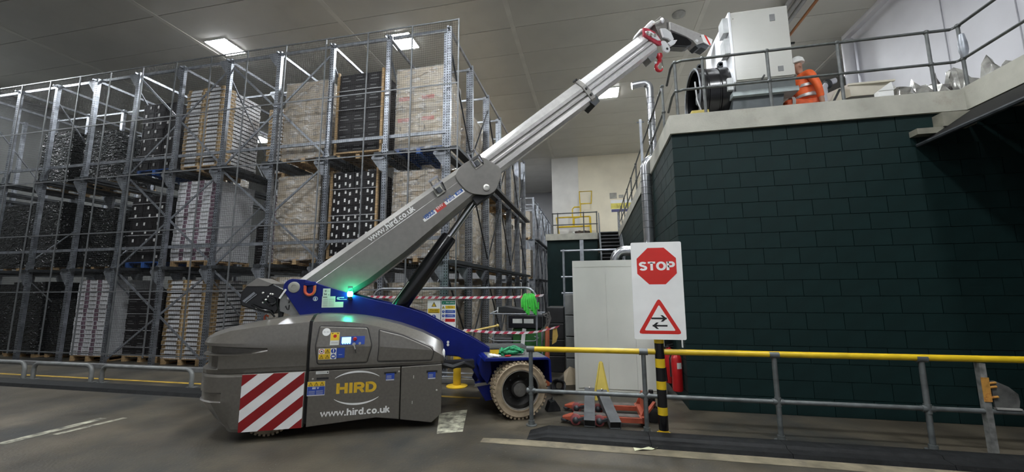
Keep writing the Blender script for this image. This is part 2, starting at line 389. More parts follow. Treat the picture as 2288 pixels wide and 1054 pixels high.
# worn paint on the floor (flat print)
PAINTW = mat('worn_white_paint', (0.30, 0.29, 0.22), 0.6, 0, 0.5, 9, dirt=((0.07, 0.065, 0.055), 8, 0.5))
PAINTY = mat('worn_yellow_paint', (0.42, 0.27, 0.03), 0.55, 0, 0.2, 5, dirt=((0.10, 0.08, 0.05), 4, 0.66))
SANDY = mat('sandy_concrete', (0.17, 0.145, 0.095), 0.7, 0, 0.25, 5, dirt=((0.07, 0.06, 0.05), 3, 0.55))
def paint(name, m, *polys):
    b = MB().plane((0, 0, 0), (1, 0, 0), (0, 1, 0))
    for p in polys: b.poly2(p, 0.003)
    o = b.build(name, m, flr, recalc=False); o['label'] = name.replace('_', ' '); return o
paint('yellow_line', PAINTY, [(-20, 6.14), (-1.8, 6.14), (-1.8, 6.22), (-20, 6.22)])
paint('white_marking', PAINTW, [(-2.14, 5.34), (-1.88, 4.62), (-1.6, 4.75), (-1.82, 5.6)])
paint('scuffed_line', PAINTW, [(-6.70, 3.40), (-6.56, 3.42), (-6.50, 4.33), (-6.62, 4.33)], [(-6.44, 3.75), (-6.36, 3.75), (-6.25, 4.4), (-6.33, 4.4)])
paint('sandy_strip', SANDY, [(-1.3, 4.47), (8.0, 4.42), (8.0, 4.62), (-0.9, 4.635), (-1.3, 4.6)])

# ---- ceiling: insulated panels between long joint strips
ceil = struct(MB().box(XL, XR, YF, YB, CEIL + 0.05, CEIL + 0.25).build('ceiling', CEILSTRIP))
strips = [-15.0, -10.62, -6.2, -1.86, 2.95, 7.3]
pm = {}
edges = [XL] + strips + [XR]
pitch = 1.17
ny = int((YB - YF) / pitch)
for i in range(len(edges) - 1):
    x0, x1 = edges[i] + 0.06, edges[i + 1] - 0.06
    src = MB().box(0, x1 - x0, 0, pitch - 0.014, 0, 0.05).build('ceiling_panel', CEILM, ceil)
    src.location = (x0, YF, CEIL)
    for k in range(1, ny): inst(src, (x0, YF + k * pitch, CEIL), ceil)
s0 = MB().box(-0.06, 0.06, YF, YB, CEIL - 0.012, CEIL + 0.05).build('joint_strip', CEILSTRIP, ceil); s0.location = (strips[0], 0, 0)
for x in strips[1:]: inst(s0, (x, 0, 0), ceil)

# ---- outer walls
struct(MB().box(XL - 0.2, XL, YF, YB, 0, CEIL + 0.1).build('wall_left', WALLDIM))
struct(MB().box(XL, -1.97, YB, YB + 0.2, 0, CEIL + 0.1).build('wall_back', mat('wall_grey', (0.4, 0.4, 0.41), 0.6, 0, 0.05, 1.2)))
wb = struct(MB().box(-0.58, 7.2, 20.2, 20.4, 0, CEIL + 0.1).build('wall_back', WALLCREAM))
MB().box(-1.97, -0.58, 20.18, 20.4, 0, CEIL + 0.1).build('white_bay', mat('bay_white', (0.66, 0.65, 0.62), 0.5, 0, 0.04, 2), wb)
MB().box(-1.97, -1.9, 20.4, YB, 0, CEIL + 0.1).build('side_return', WALLWHITE, wb)
struct(MB().box(XL, XR, YF - 0.2, YF, 0, CEIL + 0.1).build('wall_near', WALLWHITE))
wr = struct(MB().box(7.15, 7.35, YF, 11.7, 0, CEIL + 0.1).build('wall_right', WALLWHITE))
for y in (8.9, 7.6, 6.3, 5.0):
    MB().box(7.138, 7.15, y - 0.008, y + 0.008, 4.33, CEIL).build('panel_joint', mat('joint_grey', (0.33, 0.33, 0.36), 0.6), wr)
MB().bar((7.08, -7, CEIL - 0.06), (7.08, 11.7, CEIL - 0.06), 0.14, 0.12).build('coving', WALLWHITE, wr)
MB().box(7.15, XR, 11.7, 11.9, 0, CEIL).build('wall_return', WALLWHITE, wr)
struct(MB().box(6.3, 6.45, 12.6, 20.2, 4.33, 7.3).build('wall_inner', WALLWHITE))

# ---- painted blockwork carrying the mezzanine
WX, WY, BT = 1.265, 6.14, 4.05
def blockwork(name, horizontal, n_cols, stuff_from=None, length=9.0):
    if horizontal: core = MB().box(WX + 0.012, WX + length, WY + 0.012, WY + 0.25, 0, BT)
    else: core = MB().box(WX + 0.012, WX + 0.25, WY + 0.25, WY + length, 0, BT)
    w = struct(core.build(name, MORTAR))
    full = half = None
    bw, bh = 0.45, 0.225
    far = MB()
    for r in range(18):
        z0 = r * bh
        x = 0.0; first = True; c = 0
        while x < length - 0.02:
            ww = bw / 2 if (first and r % 2) else bw
            ww = min(ww, length - x)
            g = 0.008
            t = random.uniform(-0.0012, 0.0012)
            if stuff_from is not None and x > stuff_from:
                far.box(WX + t, WX + 0.06, WY + x + g / 2, WY + x + ww - g / 2, z0 + g / 2, z0 + bh - g / 2)
            else:
                key = (round(ww, 3))
                if key not in pm.setdefault(name, {}):
                    if horizontal: b = MB().box(0, ww - g, 0, 0.06, 0, bh - g)
                    else: b = MB().box(0, 0.06, 0, ww - g, 0, bh - g)
                    o = b.build('block', GREEN, w, bevel=0); pm[name][key] = o
                    o.location = (WX + x + g / 2, WY + t, z0 + g / 2) if horizontal else (WX + t, WY + x + g / 2, z0 + g / 2)
                else:
                    inst(pm[name][key], (WX + x + g / 2, WY + t, z0 + g / 2) if horizontal else (WX + t, WY + x + g / 2, z0 + g / 2), w)
            x += ww; first = False
    if far.v:
        o = far.build('far_blocks', GREEN, w); o['kind'] = 'stuff'
    return w
blockwork('wall_front', True, 14, None, 6.3)
blockwork('wall_side', False, 16, 6.0, 12.4)
struct(MB().box(-2.15, 0.28, 19.0, 19.2, 0, 4.05).build('wall_platform', GREEN))
struct(MB().box(0.28, 0.36, 17.0, 19.2, 0, 3.2).build('wall_stair', GREEN))

# ---- mezzanine slab and pale concrete edge band
struct(MB().box(1.45, 7.15, 6.3, 20.2, 4.04, 4.33).build('floor_mezzanine', mat('mezz_floor', (0.3, 0.29, 0.26), 0.7)))
struct(MB().box(-2.15, 1.3, 18.95, 20.2, 4.04, 4.33).build('floor_platform', mat('mezz_floor', (0.3, 0.29, 0.26), 0.7)))
struct(MB().prismz([(1.235, 6.09), (4.99, 6.09), (4.99, 6.3), (1.45, 6.3), (1.45, 20.2), (1.235, 20.2)], 4.04, 4.335).build('trim_1', CONCRETE))
struct(MB().box(4.99, 5.2, -3.0, 6.3, 4.04, 4.36).build('trim_2', CONCRETE))
struct(MB().box(-2.2, 0.28, 18.85, 18.97, 4.03, 4.34).build('trim_3', CONCRETE))
struct(MB().box(5.2, 7.15, -3.0, 6.3, 4.06, 4.33).build('floor_wing', mat('mezz_floor', (0.3, 0.29, 0.26), 0.7)))
struct(MB().box(6.9, 7.15, -3.0, 6.14, 0, 4.06).build('wall_wing', GREEN))
# stub beam and shelf angle under the slab corner, concrete darkened for the shade there
struct(MB().box(4.62, 4.98, 5.98, 6.14, 3.80, 3.99).build('trim_4', mat('stub_concrete_shaded', (0.2, 0.19, 0.15), 0.7, 0, 0.15)))
struct(MB().box(4.33, 4.66, 6.0, 6.14, 3.72, 3.80).build('trim_5', MATS['stub_concrete_shaded']))
# sloping dark soffit under the wing
sf = thing('sloping_soffit', 'dark sloping sheet-metal soffit with bright edge under the right-hand balcony', 'soffit', (0, 0, 0))
MB().prism([(4.40, 3.62), (4.98, 4.02), (4.98, 3.97), (4.40, 3.57)], -1.0, 6.1).build('soffit_panel', mat('soffit_dark', (0.006, 0.006, 0.0065), 0.55, 0.0, spec=0.2), sf)
MB().tube([(4.40, 6.12, 3.60), (4.40, 2.0, 3.60), (4.40, -1, 3.60)], 0.028, 8).build('edge_pipe', DKSTEEL, sf, True)
MB().prism([(4.62, 3.72), (4.74, 3.80), (4.75, 3.78), (4.63, 3.70)], -1.0, 6.1).build('bright_strip', CHROME, sf)
# ================================================================ RACKING
RX0, RY0, PIT, DEEP = -2.87, 7.38, 1.425, 1.55
TOPZ, L1, L2 = 7.36, 2.28, 4.64
def rx(i): return RX0 - PIT * i
def upright_mesh(h):
    b = MB()
    # open C section, 100 wide, lips to the back
    b.prismz([(-0.05, -0.03), (0.05, -0.03), (0.05, 0.045), (0.025, 0.045), (0.025, 0.036), (0.042, 0.036), (0.042, -0.022), (-0.042, -0.022), (-0.042, 0.036), (-0.025, 0.036), (-0.025, 0.045), (-0.05, 0.045)], 0, h)
    return b
def make_racking(name, label, cols, rows, y0, h, levels, front, braces):
    t = thing(name, label, 'racking', (0, 0, 0))
    up = foot = base = gus = None
    for i in cols:
        for k in rows(i):
            x, y = rx(i), y0 + DEEP * k
            if up is None:
                up = upright_mesh(h).build('upright', PERF, t); up.location = (x, y, 0)
                base = MB().box(-0.08, 0.08, -0.07, 0.08, 0, 0.012).build('base_plate', GALV, t); base.location = (x, y, 0)
                foot = MB().prism([(-0.115, 0), (0.115, 0), (0.115, 0.018), (0.085, 0.03), (0.062, 0.1), (0.055, 0.2), (-0.055, 0.2), (-0.062, 0.1), (-0.085, 0.03), (-0.115, 0.018)], -0.045, -0.034).build('splayed_bracket', PERF, t)
                foot.location = (x, y, levels[0] - 0.02)
                gus = MB().prism([(-0.05, 0), (-0.30, 0), (-0.32, -0.05), (-0.1, -0.34), (-0.05, -0.36)], -0.02, 0.0).build('gusset_plate', GALV, t)
                gus.location = (x, y, levels[0] - 0.07)
                ones = {'u': (i, k)}
            else:
                inst(up, (x, y, 0), t)
                if k == 0: inst(base, (x, y, 0), t)
            for z in levels:
                if (i, k, z) == (cols[0], 0, levels[0]): continue
                if k <= 1: inst(foot, (x, y, z - 0.02), t)
                if k <= 2: inst(gus, (x, y, z - 0.07), t)
            if k <= 1 and 3 <= i <= 7: inst(gus, (x, y, h - 0.02), t)
            if front and i == 0:
                inst(up, (x - 0.105, y + 0.10, 0), t)
    # depth ties at top of the frames and pallet runners
    cr = None
    for i in cols:
        ks = list(rows(i)); y1 = y0 + DEEP * ks[-1]
        b = MB().bar((0, y0, h - 0.06), (0, y1, h - 0.06), 0.045, 0.06).build('top_tie', GALV, t); b.location = (rx(i), 0, 0)
        for z in levels:
            for sx in (-1, 1):
                b = MB().box(-0.09, 0.09, y0 - 0.06, y1, -0.07, 0.0).build('pallet_runner', DKSTEEL, t); b.location = (rx(i) + sx * 0.15, 0, z)
        if i <= 1 or i % 2 == 0:
            for k in ks[:-1]:
                yy = y0 + DEEP * k
                for (za, zb) in ((0.3, 2.0), (2.5, 4.3), (4.9, 6.9)):
                    if za > h - 1: continue
                    s = 1 if (k + (za > 1) + (za > 4)) % 2 else -1
                    zz = (za, min(zb, h - 0.2)); zz = zz if s > 0 else zz[::-1]
                    MB().bar((rx(i) + 0.02, yy, zz[0]), (rx(i) + 0.02, yy + DEEP, zz[1]), 0.035, 0.02).build('frame_brace', DKSTEEL if i == 0 else GALV, t)
    if front:
        # long ties across the face
        for a in range(0, len(cols) - 1):
            for z, m_ in ((h - 0.02, GALV), (levels[1] + 0.37, GALV), (levels[0] + 0.47, GALV)):
                b = MB().box(-PIT + 0.05, -0.05, 0.05, 0.09, -0.035, 0.035).build('face_tie', m_, t); b.location = (rx(cols[a]), y0, z)
        for (ia, za, ib, zb) in braces:
            MB().bar((rx(ia), y0 + 0.055, za), (rx(ib), y0 + 0.055, zb), 0.045, 0.02, (0, 1, 0)).build('cross_brace', GALV, t)
        for k in range(1, 6):
            for i in (0, 2, 4, 6, 8):
                if k <= 2 or i == 0:
                    b = MB().bar((0, 0, 0), (-PIT if i == 0 else -2 * PIT, 0, 0), 0.04, 0.05).build('cross_tie', GALV, t); b.location = (rx(i), y0 + DEEP * k, h - 0.1)
    else:
        for k in rows(0):
            for z in (h - 0.03, h - 0.55):
                b = MB().bar((0, 0, 0), (-1.4, 0, 0), 0.04, 0.05).build('cross_tie', GALV, t); b.location = (rx(0), y0 + DEEP * k, z)
    return t
X = []
for (a, b_) in ((6, 4), (4, 2)):
    for (za, zb) in ((0.1, L1 - 0.1), (L1, L2 - 0.1), (L2, TOPZ - 0.15)):
        X += [(a, zb, b_, za), (a, za, b_, zb)]
rack = make_racking('pallet_racking', 'tall galvanised drive-in pallet racking filling the left half of the hall', list(range(0, 12)),
                    lambda i: range(0, 7) if i == 0 else (range(0, 4) if i < 9 else range(0, 3)), RY0, TOPZ, (L1, L2), True, X)
rack2 = make_racking('pallet_racking', 'lower galvanised racking at the far end beyond the tall racking', [0, 1], lambda i: range(0, 6), 19.4, 6.35, (2.2, 4.2), False, [])

# ---- wire guard hung on the face of the racking
mg = thing('mesh_guard', 'fine dark wire mesh guard in a bar frame across the racking face', 'mesh guard', (0, 0, 0))
MX1, MX0, MY = -2.62, -18.6, 7.27
wv = MB(); z = 0.2
x = MX1
while x > MX0:
    wv.box(x - 0.0012, x + 0.0012, MY - 0.0012, MY + 0.0012, 0.2, 7.42); x -= 0.05
while z < 7.42:
    wv.box(MX0, MX1, MY - 0.0037, MY - 0.0013, z - 0.0012, z + 0.0012); z += 0.05
wires = wv.build('wire_mesh', WIRE, mg, recalc=False); wires['kind'] = 'stuff'
src = None
for k in range(0, 15):
    x = MX1 - 1.066 * k
    if src is None: src = MB().box(-0.014, 0.014, -0.022, -0.004, 0.2, 7.44).build('mesh_post', MESHBAR, mg); src.location = (x, MY, 0)
    else: inst(src, (x, MY, 0), mg)
for zz in (0.26, 1.70, 3.13, 4.55, 5.98, 7.42):
    MB().box(MX0, MX1, MY - 0.02, MY - 0.006, zz - 0.014, zz + 0.014).build('mesh_rail', MESHBAR, mg)
for i in range(0, 11):
    for zz in (1.70, 4.55, 7.3):
        MB().box(rx(i) - 0.02, rx(i) + 0.02, MY - 0.005, RY0 - 0.03, zz - 0.02, zz + 0.02).build('mesh_clip', GALV, mg)

# ================================================================ PALLET LOADS
PAL = {}
def pallet_bm(wd=1.1, dp=1.15):
    b = MB()
    for k in range(7): b.box(0.0, wd, k * (dp - 0.1) / 6, k * (dp - 0.1) / 6 + 0.1, 0.122, 0.144)
    for xx in (0, wd / 2 - 0.05, wd - 0.1):
        b.box(xx, xx + 0.1, 0, dp, 0.1, 0.122)
        for yy in (0, dp / 2 - 0.06, dp - 0.12): b.box(xx, xx + 0.1, yy, yy + 0.12, 0.022, 0.1)
        b.box(xx, xx + 0.1, 0, dp, 0, 0.022)
    return b
def pallet(parent, wood=True):
    k = wood
    if k in PAL: return inst(PAL[k], (0, 0, 0), parent)
    PAL[k] = pallet_bm().build('pallet', WOOD if wood else BLUEPAL, parent, recalc=False)
    return PAL[k]
CM = {}
def recycle2(b, cx, cz, r, lift=0.0012):
    for q in range(3):
        a0 = PI / 2 + q * 2 * PI / 3
        def P(rad, da): return (cx + rad * math.cos(a0 + da), cz + rad * math.sin(a0 + da))
        b.poly2([P(r, -0.55), P(r * 1.05, 0.1), P(r * 0.62, 0.1), P(r * 0.55, -0.7)], lift)
        b.poly2([P(r * 1.2, 0.1), P(r * 0.8, 0.75), P(r * 0.45, 0.1)], lift)
def carton_mesh(wd, dp, h, style):
    k = (round(wd, 3), round(dp, 3), round(h, 3), style)
    if k in CM: return CM[k]
    g = 0.006
    b = MB().box(0, wd - g, 0, dp, 0, h - g)
    b.mi(1); b.box(wd / 2 - 0.028, wd / 2 + 0.028, -0.0015, 0.0, h - 0.12, h - g)          # parcel tape over the lid
    b.mi(2); b.plane((0, -0.0016, 0), (1, 0, 0), (0, 0, 1))
    if style == 'recycle':
        b.text2('P', wd * 0.1, wd * 0.22, h * 0.74, h * 0.93, 0.001, 0.02)
        recycle2(b, wd * 0.48, h * 0.42, min(wd, h) * 0.2)
    elif style == 'mark':
        b.rect2(wd * 0.36, wd * 0.58, h * 0.52, h * 0.56); b.rect2(wd * 0.42, wd * 0.55, h * 0.28, h * 0.46); b.mi(0); b.rect2(wd * 0.45, wd * 0.52, h * 0.33, h * 0.41, 0.002)
    elif style == 'redband':
        b.mi(3); b.rect2(wd * 0.1, wd * 0.62, h * 0.6, h * 0.78); b.mi(2); b.rect2(wd * 0.2, wd * 0.26, h * 0.2, h * 0.4)
    # small marks on the right-hand end
    b.mi(2); b.plane((wd - g, 0, 0), (0, 1, 0), (0, 0, 1)); b.rect2(dp * 0.3, dp * 0.5, h * 0.3, h * 0.36); b.rect2(dp * 0.62, dp * 0.68, h * 0.2, h * 0.4)
    CM[k] = b
    return b
CMO = {}
MARK = mat('carton_ink', (0.16, 0.13, 0.10), 0.6); REDINK = mat('carton_red', (0.40, 0.12, 0.09), 0.6)
def carton(parent, loc, wd, dp, h, style, pale, name='carton'):
    k = (round(wd, 3), round(dp, 3), round(h, 3), style, pale)
    if k in CMO: return inst(CMO[k], loc, parent)
    o = carton_mesh(wd, dp, h, style).build(name, [CARD2 if pale else CARD, TAPEBR, MARK, REDINK], parent, recalc=False); o.location = loc
    CMO[k] = o; return o
FILMS = {}
def film(parent, wd, dp, z0, z1, m=None):
    m = m or FILM
    k = (round(wd, 2), round(dp, 2), round(z1 - z0, 2), m.name)
    if k in FILMS: return inst(FILMS[k], (0, 0, z0), parent)
    h = z1 - z0; n = 14; rings = []
    for j in range(n + 1):
        r = []
        per = [(wd * t / 6, -0.012) for t in range(6)] + [(wd + 0.012, dp * t / 6) for t in range(6)] + [(wd * (6 - t) / 6, dp + 0.012) for t in range(6)] + [(-0.012, dp * (6 - t) / 6) for t in range(6)]
        for (px, py) in per:
            q = random.uniform(0, 0.012); cx, cy = px - wd / 2, py - dp / 2
            r.append((wd / 2 + cx * (1 + q), dp / 2 + cy * (1 + q) , h * j / n + random.uniform(-0.01, 0.01)))
        rings.append(r)
    o = MB().loft(rings, True, False).build('stretch_film', m, parent, True, recalc=False, angle=70); o.location = (0, 0, z0)
    FILMS[k] = o; return o
def carton_load(loc, label, nx, ny, nz, top, style='mark', wood=True, pale=False, wd=1.13, dp=1.12, wrap=True, group=None, sizes=None):
    t = thing('pallet_load', label, 'pallet load', loc, 0, group)
    pallet(t, wood)
    z = 0.146; hs = sizes or [(top - 0.146) / nz] * nz
    w_ = wd / nx; d_ = dp / ny
    for kz, h in enumerate(hs):
        for a in range(nx):
            for b in range(ny):
                if 0 < a < nx - 1 and b > 0 and kz < nz - 1: continue
                if ny > 2 and 0 < b < ny - 1 and a < nx - 1 and kz < nz - 1: continue
                st = style if (style != 'redband' or kz in (1, 2)) else 'plain'
                carton(t, (a * w_ - (wd - 1.1) / 2 + random.uniform(-0.006, 0.006), b * d_ + random.uniform(-0.006, 0.006), z), w_, d_, h, st, pale)
        z += h
    if wrap:
        f = film(t, wd, dp, 0.08, top + 0.01); f.location.x = -(wd - 1.1) / 2
    return t
# open fruit trays
TRM = {}
def tray_mesh(kind, wd, dp, h):
    b = MB()
    e = 0.014; g = 0.004
    b.mi(0).box(0, wd, 0, dp, 0, 0.012)
    b.mi(2).box(0.02, wd - 0.02, 0.03, dp - 0.03, 0.012, h * 0.7)                                # fruit / liner, in a dark tone for the shade inside
    cut = h * 0.55
    if kind == 'striped':
        b.mi(0).box(0, wd * 0.68, 0, e, 0.012, h - g); b.mi(1).box(wd * 0.68, wd, 0, e, 0.012, h - g)
        b.mi(0).box(0, wd, dp - e, dp, 0.012, h - g); b.mi(0).box(0, e, e, dp - e, 0.012, h - g); b.mi(0).box(wd - e, wd, e, dp - e, 0.012, h - g)
        b.mi(2); b.plane((0, 0, 0), (1, 0, 0), (0, 0, 1)); b.rect2(0.03, wd * 0.6, h * 0.82, h - g); 
    else:
        # front wall with a hand cut-out, printed corners
        b.mi(1).box(0, wd * 0.2, 0, e, 0.012, h - g).box(wd * 0.8, wd, 0, e, 0.012, h - g)
        b.mi(0).box(wd * 0.2, wd * 0.8, 0, e, 0.012, h * 0.62)
        b.mi(2).box(wd * 0.2, wd * 0.8, e, e + 0.004, h * 0.62, h - g)
        b.mi(0).box(0, wd, dp - e, dp, 0.012, h - g)
        for x0 in (0, wd - e): b.mi(1).box(x0, x0 + e, e, dp * 0.3, 0.012, h - g).mi(0).box(x0, x0 + e, dp * 0.3, dp, 0.012, h * 0.7)
    return b
SHADOWLINER = mat('tray_shade', (0.10, 0.085, 0.075), 0.7, 0, 0.3, 12)  # dark tone paints the shade inside trays and hand slots
def tray(parent, loc, kind, wd, dp, h):
    k = (kind, round(wd, 3), round(dp, 3), round(h, 4))
    if k in TRM: return inst(TRM[k], loc, parent)
    mats = {'striped': [TRAYWHITE, TRAYPURPLE, SHADOWLINER], 'orange': [TRAYWHITE, TRAYORANGE, SHADOWLINER]}[kind]
    o = tray_mesh(kind, wd, dp, h).build('fruit_tray', mats, parent, recalc=False); o.location = loc; TRM[k] = o; return o
def tray_load(loc, label, nx, nz, top, kind, wood=True, lean=0.0, film_top=0.0, wd=1.14, dp=1.1):
    t = thing('pallet_load', label, 'pallet load', loc)
    pallet(t, wood)
    h = (top - 0.146) / nz
    for k in range(nz):
        for a in range(nx):
            tray(t, (-0.02 + a * wd / nx + lean * k + random.uniform(-0.006, 0.006), random.uniform(-0.012, 0.012), 0.146 + k * h), kind, wd / nx - 0.01, dp, h)
    if film_top: film(t, wd, dp, 0.1, film_top)
    return t
# black crates with white labels
CRM = {}
def crate(parent, loc, wd, dp, h, v, marks):
    k = (round(wd, 3), round(h, 3), v, marks)
    if k in CRM: return inst(CRM[k], loc, parent)
    g = 0.006
    b = MB().box(0, wd - g, 0, dp, 0, h - g)
    b.box(-0.004, wd - g + 0.004, -0.008, dp, h - 0.03, h - g - 0.002)
    b.box(0.02, 0.05, -0.006, 0, 0, h - 0.03).box(wd - 0.056, wd - 0.026, -0.006, 0, 0, h - 0.03)
    b.mi(1); b.plane((0, -0.007, 0), (1, 0, 0), (0, 0, 1))
    if marks == 'labels':
        x0 = (0.08, 0.20, 0.13)[v % 3] * wd / 0.36
        b.poly2([(x0, h * 0.42), (x0 + 0.055, h * (0.40 + 0.04 * (v % 2))), (x0 + 0.056, h * 0.78), (x0 + 0.001, h * 0.76)], 0.003)
    elif marks == 'pairs':
        b.rect2(wd * 0.15, wd * 0.15 + 0.045, h * 0.4, h * 0.8, 0.003); b.poly2([(wd * 0.55, h * 0.15), (wd * 0.55 + 0.045, h * 0.2), (wd * 0.55 + 0.045, h * 0.6), (wd * 0.55, h * 0.55)], 0.003)
    else:
        b.mi(2); b.rect2(wd * 0.15, wd * 0.75, h * 0.3, h * 0.36, 0.002); b.rect2(wd * 0.2, wd * 0.6, h * 0.62, h * 0.67, 0.002)
    o = b.build('crate', [CRATEBLK, WHITE, PGREY], parent, recalc=False); o.location = loc; CRM[k] = o; return o
STRAPW = mat('strap_grey', (0.42, 0.42, 0.43), 0.35, 0, 0.05, 4)
def crate_load(loc, label, nx, nz, top, marks, wood=True, boards=False, straps=(), wd=1.1, dp=1.1):
    t = thing('pallet_load', label, 'pallet load', loc)
    pallet(t, wood)
    h = (top - 0.146) / nz
    for k in range(nz):
        for a in range(nx):
            crate(t, (a * wd / nx + random.uniform(-0.005, 0.005), random.uniform(-0.008, 0.008), 0.146 + k * h), wd / nx, dp, h, (k * 7 + a * 5) % 3, marks)
    if boards:
        for xx in (-0.045, wd - 0.005):
            MB().box(xx, xx + 0.05, -0.035, 0.02, 0.1, top + 0.05).build('corner_board', WOOD, t)
        MB().box(-0.04, wd + 0.04, -0.03, 0.0, 0.125, 0.16).build('bottom_board', WOOD, t)
    for z in straps: MB().box(-0.03, wd + 0.03, -0.04, -0.034, z, z + 0.014).build('strap', STRAPW, t)
    return t
def wrapped_load(loc, label, top, wd=1.12, dp=1.1, nz=4):
    t = thing('pallet_load', label, 'pallet load', loc)
    pallet(t, True)
    h = (top - 0.146) / nz
    for k in range(nz):
        o = crate(t, (0, 0, 0.146 + k * h), wd, dp, h, 0, 'plain')
    f = film(t, wd, dp, 0.1, top + 0.02, BLKWRAP)
    return t
def bay(i, y=7.58, z=0.0): return (rx(i) - PIT / 2 - 0.55, y, z)

# --- face row, top level
carton_load((-4.19, 7.6, L2), 'brown recycling-symbol cartons under film on a blue pallet, top level at the racking corner', 2, 2, 4, 2.0, 'redband', False, True, sizes=[0.30, 0.5, 0.5, 0.554])
crate_load((-5.66, 7.6, L2), 'strapped stack of plain black crates with timber corner boards, top level', 3, 8, 2.05, 'plain', True, True, (0.42, 1.16, 1.62))
carton_load((-7.08, 7.6, L2), 'film-wrapped plain brown cartons, top level left of the plain black crates', 2, 2, 4, 2.0, 'mark', True, False, sizes=[0.34, 0.55, 0.55, 0.414])
tray_load((-8.47, 8.55, L2), 'orange-cornered fruit trays set back in the bay, top level', 2, 18, 1.95, 'orange', True)
tray_load((-10.05, 7.6, L2), 'tall stack of white and orange fruit trays on a wooden pallet, top level', 2, 20, 2.2, 'orange', True)
crate_load((-11.45, 7.6, L2), 'black crates with small white labels on a blue pallet, top level', 3, 8, 1.92, 'labels', False, False, (0.5, 0.95, 1.4))
carton_load((-13.0, 10.2, L2), 'short film-wrapped pale cartons set back, top level at left', 2, 1, 2, 0.9, 'mark', True, True)
wrapped_load((-14.05, 8.0, L2), 'black-wrapped pallet load, top level far left', 1.55)
wrapped_load((-15.5, 7.9, L2), 'black-wrapped pallet load at the extreme left of the top level', 1.6)
# --- face row, middle level
carton_load((-4.20, 7.6, L1), 'brown cartons printed with P and recycling arrows, middle level behind the boom', 3, 2, 4, 1.98, 'recycle', True, False)
crate_load((-5.70, 7.6, L1), 'black crates dotted with paired white labels between timber boards, middle level', 4, 10, 2.05, 'pairs', True, True, (0.45, 1.05, 1.65))
carton_load((-7.13, 7.6, L1), 'film-wrapped plain brown cartons, middle level above the winch', 2, 2, 4, 2.05, 'mark', True, False, sizes=[0.42, 0.5, 0.5, 0.484])
tray_load((-8.47, 8.7, L1), 'shaded fruit trays set back in the bay, middle level', 3, 18, 1.95, 'striped', True)
tray_load((-10.05, 7.6, L1), 'leaning white striped fruit trays on a wooden pallet, middle level', 3, 20, 2.12, 'striped', True, 0.002)
crate_load((-11.45, 7.6, L1), 'black crates with small white labels on a blue pallet, middle level', 3, 8, 1.8, 'labels', False, False, (0.4, 0.8, 1.25, 1.6))
carton_load((-13.0, 9.6, L1), 'dim white-labelled cartons set back, middle level at left', 2, 1, 3, 1.5, 'plain', True, True)
wrapped_load((-14.05, 8.2, L1), 'black-wrapped pallet load, middle level far left', 1.7)
wrapped_load((-15.5, 7.9, L1), 'black-wrapped pallet load at the extreme left of the middle level', 1.9)
# --- face row, floor level
carton_load((-4.20, 7.6, 0), 'brown cartons on the floor level seen under the boom cylinder', 3, 2, 4, 1.85, 'mark', True, False)
carton_load((-5.70, 7.6, 0), 'brown cartons on the floor level behind the green lamp', 3, 1, 4, 1.85, 'mark', True, False)
carton_load((-7.13, 7.6, 0), 'brown cartons on the floor level directly behind the winch', 3, 1, 4, 2.0, 'plain', True, True)
tray_load((-8.5, 8.2, 0), 'shaded orange-cornered fruit trays on the floor level left of the winch', 2, 18, 1.85, 'orange', True)
tray_load((-10.02, 7.6, 0), 'white and orange fruit trays stacked on the floor level beside the crane tail', 2, 18, 1.97, 'orange', True)
crate_load((-11.42, 7.75, 0), 'dark crates with pale strap lines on the floor level', 3, 9, 1.75, 'plain', True, False, (0.35, 0.75, 1.15, 1.5))
tray_load((-12.85, 7.6, 0), 'white striped fruit trays on the floor level left of the dark crates', 3, 18, 2.0, 'striped', True)
wrapped_load((-14.25, 7.9, 0), 'low black-wrapped pallet load, floor level far left', 1.5)
wrapped_load((-15.55, 7.8, 0), 'tall black-wrapped pallet load at the extreme left of the floor level', 1.95)
wrapped_load((-17.0, 8.0, 0), 'black-wrapped pallet load beyond the last upright, floor level', 1.9)
wrapped_load((-17.0, 8.0, L1), 'black-wrapped pallet load beyond the last upright, middle level', 1.9)
# --- second row behind, added to darken the gaps between the face loads
for i, z, lab in ((3, L1, 'middle'), (3, L2, 'top'), (5, L1, 'middle'), (3, 0, 'floor'), (6, 0, 'floor'), (7, 0, 'floor'), (7, L1, 'middle')):
    crate_load((rx(i) - PIT / 2 - 0.55, 11.2, z), 'dark crates added to darken the depth of bay %s, %s level' % (['one', 'two', 'three', 'four', 'five', 'six', 'seven', 'eight'][i], lab), 2, 6, 1.7, 'plain', True)
# --- the lane along the aisle side: brown loads one behind another
ORD = ['second', 'third', 'fourth', 'fifth', 'sixth']
for lv, (z, nm) in enumerate(((0, 'floor'), (L1, 'middle'), (L2, 'top'))):
    for k in range(1, 6):
        nz = 4 if (k + lv) % 2 else 5
        carton_load((-4.19, 7.66 + DEEP * k, z), 'film-wrapped brown cartons in the aisle-side lane, %s load from the corner, %s level' % (ORD[k - 1], nm),
                    1, 3, nz, (1.95, 1.8, 2.0, 1.75, 1.9)[(k + lv) % 5], 'plain', True, (k + lv) % 2 == 0, wd=1.16, dp=1.3, group='brown loads along the aisle lane')
for z, top, lab in ((0, 1.7, 'floor'), (2.2, 1.5, 'middle'), (4.2, 1.5, 'upper')):
    carton_load((-4.19, 19.55, z), 'brown cartons on the %s level of the far low racking' % lab, 2, 1, 3, top, 'plain', True, True)

